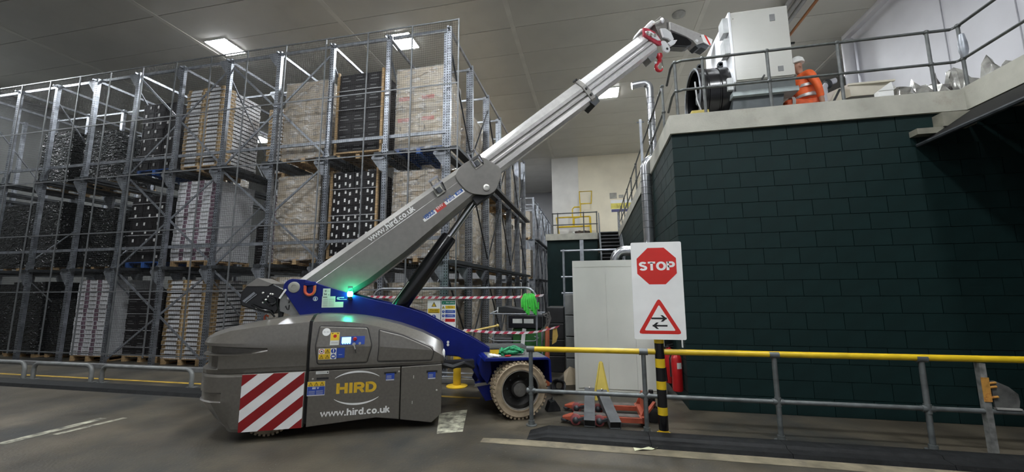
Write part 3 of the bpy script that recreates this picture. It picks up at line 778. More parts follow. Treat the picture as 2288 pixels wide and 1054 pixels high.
# ================================================================ LOW BARRIERS AND KERB AT LEFT
HOOPG = mat('hoop_grey', (0.16, 0.165, 0.16), 0.45, 0.1, 0.15, 8)
def hoop_mesh(wd, h=0.31, r=0.036):
    p = [(-wd / 2, 0, 0), (-wd / 2, 0, h - 0.12)]
    for k in range(1, 5):
        a = PI - k * PI / 8
        p.append((-wd / 2 + 0.12 + 0.12 * math.cos(a), 0, h - 0.12 + 0.12 * math.sin(a)))
    q = [(-x, y, z) for x, y, z in reversed(p)]
    return MB().tube(p + q, r, 10)
for cx, wd, lab in ((-8.1, 2.08, 'grey hoop barrier nearest the crane tail'), (-10.15, 1.5, 'shorter grey hoop barrier, second from the crane tail'),
                    (-12.2, 2.1, 'grey hoop barrier cut off by the left edge of the view')):
    hp = thing('hoop_barrier', lab, 'barrier', (cx, 5.92, 0), 0, 'low grey hoop barriers')
    hoop_mesh(wd).build('hoop_tube', HOOPG, hp, True)
    for sx in (-1, 1):
        pl = MB().box(-0.09, 0.09, -0.07, 0.07, 0, 0.012).build('floor_plate', HOOPG, hp); pl.location = (sx * wd / 2, 0, 0)
kb = thing('rubber_kerb', 'long low black kerb on the floor in front of the left hoop barriers', 'kerb', (0, 0, 0))
for k in range(8):
    MB().prismx([(5.40, 0), (5.43, 0.055), (5.70, 0.065), (5.73, 0)], -4.2 - 2.0 * k - 1.995, -4.2 - 2.0 * k).build('kerb_segment', RUBBER, kb)
# ================================================================ MOBILE CRANE
CR_A = math.radians(24.5)
crane = thing('mobile_crane', 'large grey and blue electric pick-and-carry crane with its long boom raised', 'crane', (-1.009, 5.287, 0), CR_A)
CW = 1.5                       # overall width, near side at y = 0
def lerp(tab, x):
    if x <= tab[0][0]: return tab[0][1]
    for (a, b), (c, d) in zip(tab, tab[1:]):
        if x <= c: return b + (d - b) * (x - a) / (c - a)
    return tab[-1][1]
# ---- tail cowl (upper) : sections along the length, mirrored about the middle
T_TOP = [(-3.90, 1.10), (-3.86, 1.15), (-3.80, 1.178), (-3.68, 1.215), (-3.564, 1.25), (-3.284, 1.311), (-2.995, 1.357), (-2.6, 1.388)]
T_SH = [(-3.90, 1.09), (-3.86, 1.125), (-3.80, 1.14), (-3.68, 1.16), (-3.448, 1.236), (-3.072, 1.288), (-2.6, 1.318)]
T_CR = [(-3.90, 1.07), (-3.80, 1.10), (-3.60, 1.10), (-3.395, 1.093), (-3.0, 1.09), (-2.6, 1.067)]
T_IN = [(-3.90, 0.62), (-3.87, 0.5), (-3.83, 0.33), (-3.76, 0.18), (-3.65, 0.08), (-3.5, 0.02), (-3.3, 0.0), (-2.6, 0.0)]
T_N1 = [(-3.9, 0.10), (-3.35, 0.085), (-3.03, 0.0), (-2.6, 0.0)]
T_N2 = [(-3.9, 0.12), (-3.60, 0.11), (-3.555, 0.0), (-2.6, 0.0)]
def mirror(half): return half + [(CW - o, z) for o, z in reversed(half)]
rings = []
for s in (-3.895, -3.87, -3.83, -3.78, -3.70, -3.60, -3.575, -3.545, -3.45, -3.35, -3.2, -3.03, -2.9, -2.75, -2.605):
    i = lerp(T_IN, s); zc = lerp(T_CR, s); zs = lerp(T_SH, s); zt = lerp(T_TOP, s); n1 = lerp(T_N1, s); n2 = lerp(T_N2, s)
    zc = min(zc, zs - 0.02)
    n1t = lerp([(-3.9, 1.065), (-3.6, 1.07), (-3.03, 1.03)], s); n1b = lerp([(-3.9, 0.968), (-3.3, 0.965), (-3.03, 1.0)], s)
    half = [(0.3 + i, 0.75), (0.028 + i, 0.752), (0.012 + i, 0.80), (n2 + 0.006 + i, 0.812), (n2 + 0.004 + i, 0.945), (0.002 + i, 0.955), (i, n1b - 0.004), (n1 + i, n1b + 0.012), (n1 + i, n1t - 0.02), (0.0 + i, n1t), (0.0 + i, zc), (min(0.05 + i, 0.7), zs), (min(0.22 + i, 0.72), zt + 0.004), (min(0.42 + i, 0.74), zt + 0.012)]
    rings.append([(s, o, z) for o, z in mirror(half)])
MB().loft(rings).build('tail_cowl', GREYPAINT, crane, True, angle=16)
# ---- tail lower shell
rings = []
def tk(z): return lerp([(0.10, 0.36), (0.15, 0.43), (0.26, 0.68), (0.44, 0.99), (0.8, 1.0)], z)
for s in (-3.895, -3.87, -3.83, -3.78, -3.70, -3.60, -3.48, -3.35, -3.26, -3.0, -2.605):
    i = lerp(T_IN, s); n3 = 0.03 if s < -3.55 else 0.0
    def S(z): return -3.26 + (s + 3.26) * tk(z) if s < -3.26 else s
    half = [(0.35 + i, 0.114), (0.02 + i * 0.8, 0.114), (0.004 + i * 0.9, 0.15), (i, 0.26), (i, 0.445), (n3 + i, 0.455), (n3 + i, 0.54), (i, 0.552), (i, 0.72), (0.02 + i, 0.748), (0.3 + i, 0.75)]
    rings.append([(S(z), o, z) for o, z in mirror(half)])
MB().loft(rings).build('tail_counterweight', GREYPAINT, crane, True, angle=18)
# ---- black gap and underside
MB().box(-2.606, -2.56, 0.06, CW - 0.06, 0.14, 1.33).build('seam', BLACK, crane)
MB().box(-2.57, -1.03, 0.09, CW - 0.09, 0.17, 0.76).build('inner_chassis', BLACK, crane)
# ---- front cowl
F_TOP = [(-2.57, 1.390), (-2.334, 1.385), (-2.067, 1.362), (-1.794, 1.309), (-1.513, 1.233), (-1.226, 1.122), (-1.021, 1.009), (-0.975, 0.955)]
F_SH = [(-2.578, 1.318), (-2.311, 1.321), (-2.05, 1.298), (-1.781, 1.236), (-1.506, 1.145), (-1.224, 1.029), (-1.023, 0.905), (-0.975, 0.865)]
F_CR = [(-2.578, 1.03), (-1.847, 1.009), (-1.4, 0.97), (-1.1, 0.93), (-1.02, 0.87), (-0.975, 0.84)]
rings = []
for s in (-2.568, -2.45, -2.3, -2.15, -2.0, -1.85, -1.7, -1.55, -1.4, -1.25, -1.12, -1.03, -1.0, -0.98):
    i = 0.0 if s < -1.05 else (0.01 if s < -1.01 else (0.03 if s < -0.99 else 0.06))
    zc = min(lerp(F_CR, s), lerp(F_SH, s) - 0.012)
    half = [(0.3 + i, 0.757), (0.022 + i, 0.757), (0.004 + i, 0.79), (i, zc), (0.05 + i, lerp(F_SH, s)), (0.22 + i, lerp(F_TOP, s) + 0.004), (0.42 + i, lerp(F_TOP, s) + 0.012)]
    rings.append([(s, o, z) for o, z in mirror(half)])
MB().loft(rings).build('front_cowl', GREYPAINT, crane, True, angle=20)
# ---- lower side panel and door (full-width prisms)
MB().prism([(-2.568, 0.745), (-2.568, 0.115), (-1.79, 0.165), (-1.52, 0.125), (-1.518, 0.745)], 0.0, CW).build('side_panel', GREYPAINT, crane, bevel=0.008)
door = MB().prism([(-1.508, 0.745), (-1.508, 0.122), (-1.128, 0.056), (-1.010, 0.157), (-1.008, 0.755)], 0.0, CW).build('side_door', GREYPAINT, crane, bevel=0.008)
b = MB().plane((0, 0, 0), (1, 0, 0), (0, 0, 1))
b.mi(0)
for (a0, a1, c0, c1) in ((-1.50, -1.475, 0.16, 0.72), (-1.03, -1.02, 0.2, 0.72)): pass
b.build('door_crease', BLACK, door, recalc=False) if b.v else None
for (s0, z0) in ((-1.36, 0.60), (-1.37, 0.295)): MB().box(s0, s0 + 0.008, -0.004, 0.0, z0, z0 + 0.035).build('door_pin', SILVER, door)
def slot(parent, s0, s1, z0, z1, blue=True):
    MB().box(s0, s1, -0.003, 0.0, z0, z1).build('grab_slot', BLACK, parent)
    if blue:
        d = MB().plane((0, -0.002, 0), (1, 0, 0), (0, 0, 1)); w_ = s1 - s0
        d.mi(0).rect2(s0 + w_ * 0.14, s1 - w_ * 0.16, z0 - 0.075, z0 + 0.01, 0.002); d.mi(1).rect2(s0 + w_ * 0.16, s1 - w_ * 0.18, z0 - 0.073, z0 - 0.06, 0.003)
        for q in range(3): d.rect2(s0 + w_ * 0.2, s0 + w_ * 0.6, z0 - 0.048 + q * 0.014, z0 - 0.044 + q * 0.014, 0.003)
        d.build('slot_label', [PBLUE, OFFWHITE], parent, recalc=False)
slot(crane, -1.71, -1.565, 0.665, 0.692); slot(crane, -1.20, -1.065, 0.655, 0.685); slot(crane, -2.478, -2.345, 0.645, 0.668, False)
for (s0, z0) in ((-2.52, 0.655), (-1.535, 0.69), (-1.07, 0.44), (-2.225, 0.865), (-1.43, 0.90)):
    MB().ball((s0, 0.0, z0), 0.012, (1, 0.5, 1), 8, 5).build('panel_screw', SILVER, crane, True)
# ---- chevron board on the tail
b = MB().box(-3.268, -2.612, -0.006, 0.0, 0.116, 0.744)
b.plane((0, -0.006, 0), (1, 0, 0), (0, 0, 1)); b.mi(1)
def clip(poly, f):
    out = []
    for i, p in enumerate(poly):
        q = poly[(i + 1) % len(poly)]; fp, fq = f(p), f(q)
        if fp >= 0: out.append(p)
        if (fp >= 0) != (fq >= 0):
            t = fp / (fp - fq); out.append((p[0] + (q[0] - p[0]) * t, p[1] + (q[1] - p[1]) * t))
    return out
SX0, SX1, SZ0, SZ1 = -3.268, -2.612, 0.116, 0.744
for k in range(-6, 9):                       # stripes climb to the right
    c0 = -0.02 + k * 0.262; c1 = c0 + 0.131
    g = lambda p: (p[1] - SZ0) - 0.80 * (p[0] - SX0)
    poly = [(SX0, SZ0), (SX1, SZ0), (SX1, SZ1), (SX0, SZ1)]
    poly = clip(poly, lambda p: g(p) - c0 + 0.005); poly = clip(poly, lambda p: c1 - 0.005 - g(p)) if len(poly) > 2 else []
    if len(poly) > 2: b.poly2(poly, 0.001)
b.build('chevron_board', [WHITE, DKRED], crane, recalc=False)
# ---- lettering and stickers on the lower panel
b = MB().plane((0, 0, 0), (1, 0, 0), (0, 0, 1))
def italic_hird(b, lift, grow=0.0):
    vs, fs = blocktext('HIRD', 0.25, 0.0)
    a0, a1, c0, c1 = -2.253 - grow, -1.795 + grow, 0.467 - grow * 0.6, 0.592 + grow * 0.6
    b.add([b.p2(a0 + (a1 - a0) * x, c0 + (c1 - c0) * y, lift) for x, y in vs], fs)
b.mi(0); italic_hird(b, 0.0025)
b.mi(1); b.block2('www.hird.co.uk', -2.42, -1.628, 0.214, 0.294, 0.215, 0.002)
def swoosh(cx, cz, rx_, rz_, a0, a1, th):
    n = 22; up = []; dn = []
    for k in range(n + 1):
        t = k / n; a = a0 + (a1 - a0) * t; q = th * math.sin(PI * min(1, max(0.06, t * 0.88 + 0.06)))
        up.append((cx + (rx_ + q / 2) * math.cos(a), cz + (rz_ + q / 2) * math.sin(a))); dn.append((cx + (rx_ - q / 2) * math.cos(a), cz + (rz_ - q / 2) * math.sin(a)))
    for k in range(n): b.poly2([up[k], up[k + 1], dn[k + 1], dn[k]], 0.002)
swoosh(-2.02, 0.53, 0.33, 0.185, PI * 0.78, PI * 0.22, 0.022)
swoosh(-2.02, 0.53, 0.33, 0.190, PI * 1.22, PI * 1.78, 0.022)
b.build('company_lettering', [LOGOYEL, WHITE], crane, recalc=False)
def tri(b, cx, cz, r, lift, m_out, m_in):
    b.mi(m_out); b.poly2([(cx - r, cz - r * 0.8), (cx + r, cz - r * 0.8), (cx, cz + r)], lift)
    b.mi(m_in); b.poly2([(cx - r * 0.66, cz - r * 0.62), (cx + r * 0.66, cz - r * 0.62), (cx, cz + r * 0.62)], lift + 0.0004)
    b.mi(m_out); b.rect2(cx - r * 0.09, cx + r * 0.09, cz - r * 0.2, cz + r * 0.35, lift + 0.0008); b.disc2(cx, cz - r * 0.42, r * 0.1, lift + 0.0008, 8)
PR = [PYEL, PBLACK, PBLUE, WHITE, RED, PGREEN, OFFWHITE, PGREY]
b = MB().plane((0, 0, 0), (1, 0, 0), (0, 0, 1))
b.mi(3).rect2(-2.575, -2.382, 0.464, 0.625, 0.001)
b.mi(0).rect2(-2.573, -2.384, 0.57, 0.623, 0.0015); b.mi(2).rect2(-2.573, -2.384, 0.472, 0.568, 0.0015)
for k in range(3): tri(b, -2.54 + k * 0.062, 0.594, 0.024, 0.002, 1, 0)
b.mi(3).text2('80 V', -2.52, -2.445, 0.538, 0.562, 0.002, 0.02)
for k in range(4): b.mi(6).rect2(-2.56, -2.49, 0.48 + k * 0.012, 0.483 + k * 0.012, 0.002); b.rect2(-2.475, -2.40, 0.48 + k * 0.012, 0.483 + k * 0.012, 0.002)
b.build('battery_sticker', PR, crane, recalc=False)
b = MB().plane((0, 0, 0), (1, 0, 0), (0, 0, 1))
b.mi(6).rect2(-2.49, -2.346, 0.708, 0.741, 0.001); b.mi(7).rect2(-2.48, -2.37, 0.722, 0.726, 0.0015); b.mi(1).disc2(-2.36, 0.724, 0.008, 0.0015, 10)
b.build('capacity_sticker', PR, crane, recalc=False)
# ---- access panels in the front cowl : proud lids with a dark shadow gap round them
LEAN = 0.172
def surf(s, z):
    zc = lerp(F_CR, s)
    return (z - zc) * LEAN if z > zc else (zc - z) * 0.02
def rounded(pts, r=0.03, n=3):
    out = []
    for i, p in enumerate(pts):
        a = V(*pts[i - 1]); c = V(*p); d = V(*pts[(i + 1) % len(pts)])
        e0 = (a - c).normalized() * min(r, (a - c).length * 0.4); e1 = (d - c).normalized() * min(r, (d - c).length * 0.4)
        for k in range(n + 1):
            t = k / n; q = c + e0 * (1 - t) ** 2 + e1 * t ** 2; out.append((q.x, q.y))
    return out
def inset(pts, d):
    cx = sum(p[0] for p in pts) / len(pts); cz = sum(p[1] for p in pts) / len(pts); out = []
    n = len(pts)
    for i in range(n):
        a, c, e = V(*pts[i - 1]), V(*pts[i]), V(*pts[(i + 1) % n])
        t = (e - a).normalized(); nn = V(-t.y, t.x)
        if nn.dot(V(cx, cz) - c) < 0: nn = -nn
        q = c + nn * d; out.append((q.x, q.y))
    return out
def lid(name, pts):
    pts = rounded(pts)
    b = MB()
    def put(poly, lift):
        up = clip(poly, lambda p: p[1] - lerp(F_CR, p[0])); lo = clip(poly, lambda p: lerp(F_CR, p[0]) - p[1])
        for q in (up, lo):
            if len(q) > 2: b.add([(s, surf(s, z) - lift, z) for s, z in q], [list(range(len(q)))])
    b.mi(1); put(pts, 0.002)
    b.mi(0); p1 = inset(pts, 0.010); p2 = inset(pts, 0.022)
    n = len(pts)
    vs = [(s, surf(s, z) - 0.003, z) for s, z in p1] + [(s, surf(s, z) - 0.011, z) for s, z in p2]
    b.add(vs, [(i, (i + 1) % n, (i + 1) % n + n, i + n) for i in range(n)])
    put(p2, 0.011)
    return b.build(name, [GREYPAINT, BLACK], crane, recalc=False)
ap = lid('control_panel', [(-2.49, 1.275), (-1.925, 1.24), (-1.862, 1.015), (-1.915, 0.81), (-2.485, 0.815), (-2.52, 1.03)])
lid('rear_access_lid', [(-1.80, 1.215), (-1.504, 1.135), (-1.15, 0.975), (-1.105, 0.92), (-1.135, 0.80), (-1.803, 0.815), (-1.79, 0.996)])
UP = dict(o=(0, -0.013, 1.02), u=(1, 0, 0), w=(0, LEAN, 1))
def uplane(): return MB().plane(UP['o'], UP['u'], UP['w'])
b = uplane(); b.mi(2).rect2(-2.236, -1.955, 0.018, 0.118, 0.001)
pad = b.build('keypad', PR, ap, recalc=False)
b = uplane(); b.rect2(-2.22, -2.115, 0.038, 0.110, 0.003)
for k in range(4): b.rect2(-2.212 + k * 0.026, -2.196 + k * 0.026, 0.028, 0.036, 0.003)
b.build('display', emit('display_glow', (0.45, 0.85, 1.0), 1.0), ap, recalc=False)['label'] = 'lit pale blue screen'
MB().lathe([(0.022, 0), (0.022, 0.018), (0.016, 0.024)], (-2.068, -0.001, 1.105), (0, -1, 0), 14).build('stop_button', RED, ap, True)
k_ = MB().cyl((-2.075, 0.005, 1.045), (-2.075, -0.03, 1.045), 0.018, 10); k_.bar((-2.075, -0.03, 1.045), (-2.055, -0.035, 0.985), 0.02, 0.008); k_.build('key_switch', SILVER, ap)
MB().bar((-2.058, -0.036, 0.99), (-2.045, -0.034, 0.94), 0.014, 0.008).build('key_tag', BLACK, ap)
MB().lathe([(0.018, 0), (0.014, 0.012)], (-2.01, 0.0, 1.05), (0, -1, 0), 10).build('selector_knob', SILVER, ap)
b = uplane(); b.mi(3).disc2(-2.402, 0.178, 0.046, 0.001, 24); b.mi(7).text2('TK 1501', -2.436, -2.37, 0.17, 0.186, 0.002, 0.0)
b.build('round_sticker', PR, ap, recalc=False)
b = uplane(); b.mi(6).rect2(-2.352, -2.25, 0.02, 0.172, 0.001); b.mi(0).rect2(-2.350, -2.252, 0.076, 0.170, 0.0015); b.mi(4).disc2(-2.300, 0.126, 0.02, 0.002)
b.mi(1).rect2(-2.34, -2.32, 0.155, 0.163, 0.002).rect2(-2.28, -2.26, 0.155, 0.163, 0.002); b.mi(7).rect2(-2.34, -2.26, 0.045, 0.05, 0.002)
b.build('stop_sticker', PR, ap, recalc=False)
b = MB().plane((0, -0.0135, 0), (1, 0, 0), (0, 0, 1))
b.mi(3).rect2(-2.472, -2.272, 0.877, 1.005, 0.001); b.mi(0).rect2(-2.405, -2.338, 0.942, 1.003, 0.0015).rect2(-2.470, -2.338, 0.879, 0.940, 0.0015)
tri(b, -2.372, 0.968, 0.026, 0.002, 1, 0); tri(b, -2.437, 0.906, 0.024, 0.002, 1, 0); tri(b, -2.372, 0.906, 0.024, 0.002, 1, 0)
b.mi(4).disc2(-2.437, 0.972, 0.028, 0.002); b.mi(3).disc2(-2.437, 0.972, 0.021, 0.0025); b.mi(1).disc2(-2.437, 0.972, 0.01, 0.003, 8)
b.mi(2).disc2(-2.305, 0.973, 0.028, 0.002).disc2(-2.305, 0.909, 0.028, 0.002); b.mi(3).rect2(-2.31, -2.30, 0.965, 0.995, 0.0025).disc2(-2.305, 0.956, 0.005, 0.0025, 8).rect2(-2.322, -2.288, 0.899, 0.919, 0.0025)
b.mi(2).rect2(-2.270, -2.178, 0.888, 1.005, 0.001); b.mi(6).rect2(-2.245, -2.205, 0.925, 0.929, 0.002)
b.build('warning_stickers', PR, ap, recalc=False)

# ---- blue chassis frame : two plates with a box between
NF = 0.50
arc = [(-2.95 + 0.118 * math.cos(a), 1.742 + 0.112 * math.sin(a)) for a in [PI * (1.15 - k * 0.1) for k in range(7)]]
top = [(-2.81, 1.842), (-2.70, 1.806), (-2.489, 1.733), (-2.162, 1.628), (-1.848, 1.543), (-1.539, 1.470), (-1.229, 1.360), (-0.911, 1.186), (-0.589, 1.030), (-0.36, 0.89), (-0.194, 0.78), (0.0, 0.735), (0.25, 0.72), (0.3, 0.60)]
bot = [(0.3, 0.45), (-0.20, 0.24), (-0.381, 0.19), (-0.50, 0.36), (-0.47, 0.43), (-0.553, 0.571), (-0.682, 0.726), (-0.80, 0.775), (-1.0, 0.785), (-1.3, 0.80), (-2.4, 0.95), (-2.78, 1.2), (-2.845, 1.377)]
MB().prism(arc + top + bot, NF, NF + 0.05).build('frame_plate', BLUE, crane, bevel=0.006)
MB().prism(arc + top + bot, 0.98, 1.03).build('frame_plate', BLUE, crane, bevel=0.006)
core = [(s, z - 0.16) for s, z in top if -2.5 < s < -0.3] + [(0.28, 0.55), (0.2, 0.42), (-0.2, 0.28), (-0.381, 0.24), (-0.45, 0.5), (-0.7, 0.74), (-1.3, 0.82), (-2.4, 0.97)]
MB().prism(core, NF + 0.05, 0.98).build('frame_web', BLUE, crane)
PV = (-2.945, 1.742)
MB().lathe([(0.072, 0), (0.072, 0.012), (0.064, 0.016), (0.03, 0.016), (0.028, 0.01), (0.012, 0.01)], (PV[0] + 0.01, NF, PV[1]), (0, -1, 0), 24).build('pivot_cap', mat('pin_cap', (0.33, 0.33, 0.29), 0.4, 0.3, 0.05), crane, True)
# lifting shackle
sh = MB(); pth = [(-2.793, NF - 0.03, 1.765)] + [(-2.735 + 0.058 * math.cos(a), NF - 0.03, 1.70 + 0.062 * math.sin(a)) for a in [PI * (1.0 + k / 8) for k in range(9)]] + [(-2.677, NF - 0.03, 1.765)]
sh.tube(pth, 0.019, 8); sh.build('shackle', mat('shackle_orange', (0.62, 0.10, 0.05), 0.35), crane, True)
MB().box(-2.80, -2.665, NF - 0.05, NF, 1.76, 1.815).build('shackle_lug', BLUE, crane, bevel=0.01)
b = MB().plane((0, NF, 0), (1, 0, 0), (0, 0, 1))
b.mi(6).rect2(-2.578, -2.485, 1.618, 1.722, 0.001).rect2(-2.585, -2.418, 1.470, 1.618, 0.001).rect2(-2.418, -2.315, 1.470, 1.543, 0.001)
b.mi(1).text2('94', -2.565, -2.53, 1.63, 1.66, 0.002, 0.02).text2('dB', -2.515, -2.495, 1.632, 1.646, 0.002, 0.0); b.rect2(-2.575, -2.52, 1.603, 1.612, 0.002); b.mi(7)
for k in range(9): b.rect2(-2.57, -2.51, 1.482 + k * 0.0125, 1.485 + k * 0.0125, 0.002).rect2(-2.5, -2.43, 1.482 + k * 0.0125, 1.485 + k * 0.0125, 0.002)
b.disc2(-2.545, 1.69, 0.013, 0.002).rect2(-2.525, -2.495, 1.685, 1.69, 0.002)
b.build('rating_plates', PR, crane, recalc=False)
b = MB().plane((0, NF, 0), (1, 0, 0), (0, 0, 1)); b.mi(6).disc2(-2.667, 1.588, 0.03, 0.001, 20); b.mi(2).disc2(-2.667, 1.588, 0.024, 0.0015, 20); b.mi(6).disc2(-2.667, 1.597, 0.009, 0.002, 10).poly2([(-2.68, 1.567), (-2.654, 1.567), (-2.663, 1.592), (-2.671, 1.592)], 0.002)
b.build('round_emblem', PR, crane, recalc=False)
b = MB().plane((0, NF, 0), (1, 0, 0), (0, 0, 1)); b.mi(3).text2('G', -2.40, -2.37, 1.575, 1.605, 0.001, 0.02).rect2(-2.37, -2.31, 1.598, 1.604, 0.001).rect2(-2.375, -2.275, 1.572, 1.577, 0.001)
b.build('white_logo', PR, crane, recalc=False)
# green flashing lamp
lp = MB().cyl((-2.225, NF - 0.06, 1.575), (-2.225, NF - 0.06, 1.612), 0.03, 12); lp.box(-2.25, -2.2, NF - 0.06, NF, 1.57, 1.59)
beacon = lp.build('beacon_base', BLACK, crane)
MB().lathe([(0.03, 0), (0.036, 0.02), (0.036, 0.055), (0.026, 0.07)], (-2.225, NF - 0.06, 1.612), (0, 0, 1), 14).build('beacon_lens', emit('green_glow', (0.02, 1.0, 0.45), 110.0), beacon, True)['label'] = 'glowing green lens'
g = MB()
for sx in (-1, 1): g.tube([(-2.225 + sx * 0.028, NF - 0.06, 1.66), (-2.225 + sx * 0.028, NF - 0.06, 1.75)], 0.005, 6)
g.box(-2.255, -2.195, NF - 0.075, NF - 0.045, 1.73, 1.752); g.build('beacon_guard', GALV, beacon)

# ---- winch pack behind the pivot
wf = MB().prism([(-3.562, 1.683), (-3.506, 1.762), (-3.261, 1.768), (-3.195, 1.79), (-3.057, 1.713), (-3.120, 1.592), (-3.118, 1.458), (-3.155, 1.395), (-3.235, 1.405), (-3.384, 1.449), (-3.545, 1.505), (-3.571, 1.575)], 0.52, 0.98).build('winch_housing', BLACKGLOSS, crane, bevel=0.012)
MB().prism([(-3.51, 1.758), (-3.38, 1.865), (-3.255, 1.81), (-3.195, 1.79), (-3.245, 1.758)], 0.50, 1.0).build('winch_hood', BOOMGREY, wf)
MB().bar((-3.40, 0.51, 1.672), (-3.52, 0.51, 1.56), 0.02, 0.03).build('guard_bar', GALV, wf); MB().bar((-3.375, 0.51, 1.655), (-3.495, 0.51, 1.545), 0.008, 0.012).build('guard_rod', GALV, wf)
MB().bar((-3.032, 0.50, 1.715), (-3.100, 0.50, 1.596), 0.012, 0.022).build('stay_bar', WHITE, wf)
for (s0, z0) in ((-3.30, 1.67), (-3.21, 1.655), (-3.185, 1.65), (-3.26, 1.58), (-3.235, 1.62), (-3.36, 1.48), (-3.29, 1.545)):
    MB().lathe([(0.013, 0), (0.013, 0.03), (0.008, 0.035)], (s0, 0.52, z0), (0, -1, 0), 8).build('hose_fitting', SILVER, wf)
for pts in (((-3.23, 0.50, 1.62), (-3.16, 0.48, 1.60), (-3.15, 0.48, 1.53), (-3.22, 0.49, 1.52)), ((-3.30, 0.50, 1.60), (-3.2, 0.47, 1.50), (-3.13, 0.47, 1.55), (-3.10, 0.5, 1.45), (-3.09, 0.52, 1.32)), ((-3.42, 0.5, 1.52), (-3.3, 0.47, 1.46), (-3.2, 0.49, 1.44), (-3.14, 0.5, 1.36))):
    MB().tube(pts, 0.012, 6).build('hydraulic_hose', BLACKGLOSS, wf, True)
MB().tube([(-3.09, 0.6, 1.6), (-3.085, 0.58, 1.45), (-3.10, 0.58, 1.34)], 0.03, 8).build('cable_bundle', BLACK, wf, True)
gp = MB().prism([(-3.10, 1.626), (-3.047, 1.659), (-2.997, 1.645), (-2.93, 1.551), (-2.88, 1.49), (-2.84, 1.39), (-2.949, 1.371), (-3.025, 1.406), (-3.10, 1.434), (-3.106, 1.526)], 0.53, 0.56).build('winch_bracket', mat('plate_grey', (0.2, 0.2, 0.195), 0.45, 0.2), crane)
for pts in ([(-3.005, 1.53), (-2.982, 1.535), (-2.978, 1.565), (-2.998, 1.567)], [(-2.998, 1.44), (-2.983, 1.45), (-2.978, 1.51), (-2.995, 1.512)], [(-3.04, 1.49), (-3.025, 1.505), (-3.0, 1.45), (-3.008, 1.443)]):
    MB().prism(pts, 0.526, 0.531).build('plate_slot', BLACK, gp)
MB().lathe([(0.018, 0), (0.018, 0.012)], (-3.0, 0.53, 1.60), (0, -1, 0), 12).build('plate_bolt', SILVER, gp)
hk = MB().tube([(-3.30, 0.62, 1.30), (-3.30, 0.62, 1.345)] + [(-3.28 + 0.022 * math.cos(a), 0.62, 1.355 + 0.022 * math.sin(a)) for a in [PI * (1 - k / 5) for k in range(6)]], 0.011, 8); hk.build('lifting_eye', ORANGE, crane, True)

# ---- lift cylinder
c0, c1 = V(-1.62, 0.75, 1.42), V(-0.40, 0.75, 3.225); ax = (c1 - c0); cl = ax.length
brl = MB().lathe([(0.10, -0.25), (0.118, -0.2), (0.118, cl * 0.585), (0.104, cl * 0.6), (0.07, cl * 0.6)], c0, ax, 24).build('cylinder_barrel', BLACKGLOSS, crane, True)
MB().lathe([(0.055, cl * 0.55), (0.055, cl * 0.96)], c0, ax, 20).build('cylinder_rod', CHROME, crane, True)
MB().lathe([(0.075, cl * 0.93), (0.075, cl * 1.0), (0.05, cl * 1.03)], c0, ax, 16).build('rod_end', BLACK, crane, True)
MB().tube([c0 + V(-0.12, -0.06, 0.0), c0 + V(-0.115, -0.06, 0) + ax * 0.22], 0.012, 6).build('grease_pipe', SILVER, brl, True)
MB().bar(c0 + V(-0.17, -0.05, -0.03), c0 + V(-0.05, -0.05, 0.02), 0.08, 0.08).build('valve_block', BLACK, brl)

# ---- telescopic boom; (t, y, v): t along the boom, v across it
AL = math.radians(38.6); CA, SA = math.cos(AL), math.sin(AL)
def M(t, y, v): return (-2.95 + t * CA - v * SA, y, 1.745 + t * SA + v * CA)
MID = 0.75
def bmirror(half): return half + [(2 * MID - y, v) for y, v in reversed(half)]
def boom_section(name, st, half, m, parent=crane):
    rings = []
    for t in st: rings.append([(t, y, v) for y, v in bmirror(half(t))])
    return MB(M).loft(rings).build(name, m, parent, True, angle=22)
def base_half(t):
    vb = lerp([(0.0, -0.25), (0.4, -0.46), (0.8, -0.50), (1.4, -0.495), (2.25, -0.435), (3.05, -0.385)], t)
    return [(0.64, vb - 0.06), (0.55, vb), (0.545, -0.128), (0.55, -0.122), (0.55, -0.015), (0.615, 0.055)]
bs = boom_section('boom_base_section', (-0.02, 0.4, 0.8, 1.4, 2.25, 3.05), base_half, BOOMGREY)
def flute(yn, vs, vt, vb, yt):
    d = 0.045; h = (vs - vb)
    return [(yn + 0.06, vb - 0.05), (yn, vb), (yn, vb + h * 0.26), (yn + d, vb + h * 0.40), (yn + 0.004, vb + h * 0.44), (yn, vb + h * 0.58), (yn + d, vb + h * 0.76), (yn + 0.004, vb + h * 0.80), (yn, vs), (yt, vt)]
boom_section('boom_mid_section', (2.9, 5.46), lambda t: flute(0.592, lerp([(2.9, -0.072), (5.4, -0.04)], t), lerp([(2.9, 0.03), (5.4, 0.10)], t), lerp([(2.9, -0.335), (5.4, -0.29)], t), 0.655), BOOMLIGHT)
BOOMTIP_LIT = mat('boom_tip_lit', (0.60, 0.59, 0.585), 0.24, 0.25, 0.05, 14)  # paler than the other sections to imitate strong light on the tip
boom_section('boom_top_section', (5.4, 7.2), lambda t: flute(0.618, lerp([(5.4, -0.01), (7.1, 0.03)], t), lerp([(5.4, 0.10), (7.1, 0.15)], t), lerp([(5.4, -0.26), (7.1, -0.21)], t), 0.672), BOOMTIP_LIT)
col = MB(M)
col.loft([[(t, y, v) for y, v in bmirror([(0.62, -0.36), (0.575, -0.30), (0.575, -0.03), (0.635, 0.115)])] for t in (5.40, 5.50)]).build('boom_collar', BOOMGREY, crane, bevel=0.006)
for v in (-0.09, -0.22): MB(M).lathe([(0.022, 0), (0.022, 0.03)], (5.45, 0.575, v), (0, -1, 0), 8).build('collar_bolt', BLACK, crane)
MB(M).prism([(5.36, -0.28), (5.55, -0.28), (5.53, -0.40), (5.40, -0.42)], 0.60, 0.90).build('collar_pad', DKSTEEL, crane)
MB(M).cyl((5.42, 0.60, 0.13), (5.42, 0.70, 0.15), 0.02, 8).build('collar_lug', BLACK, crane)
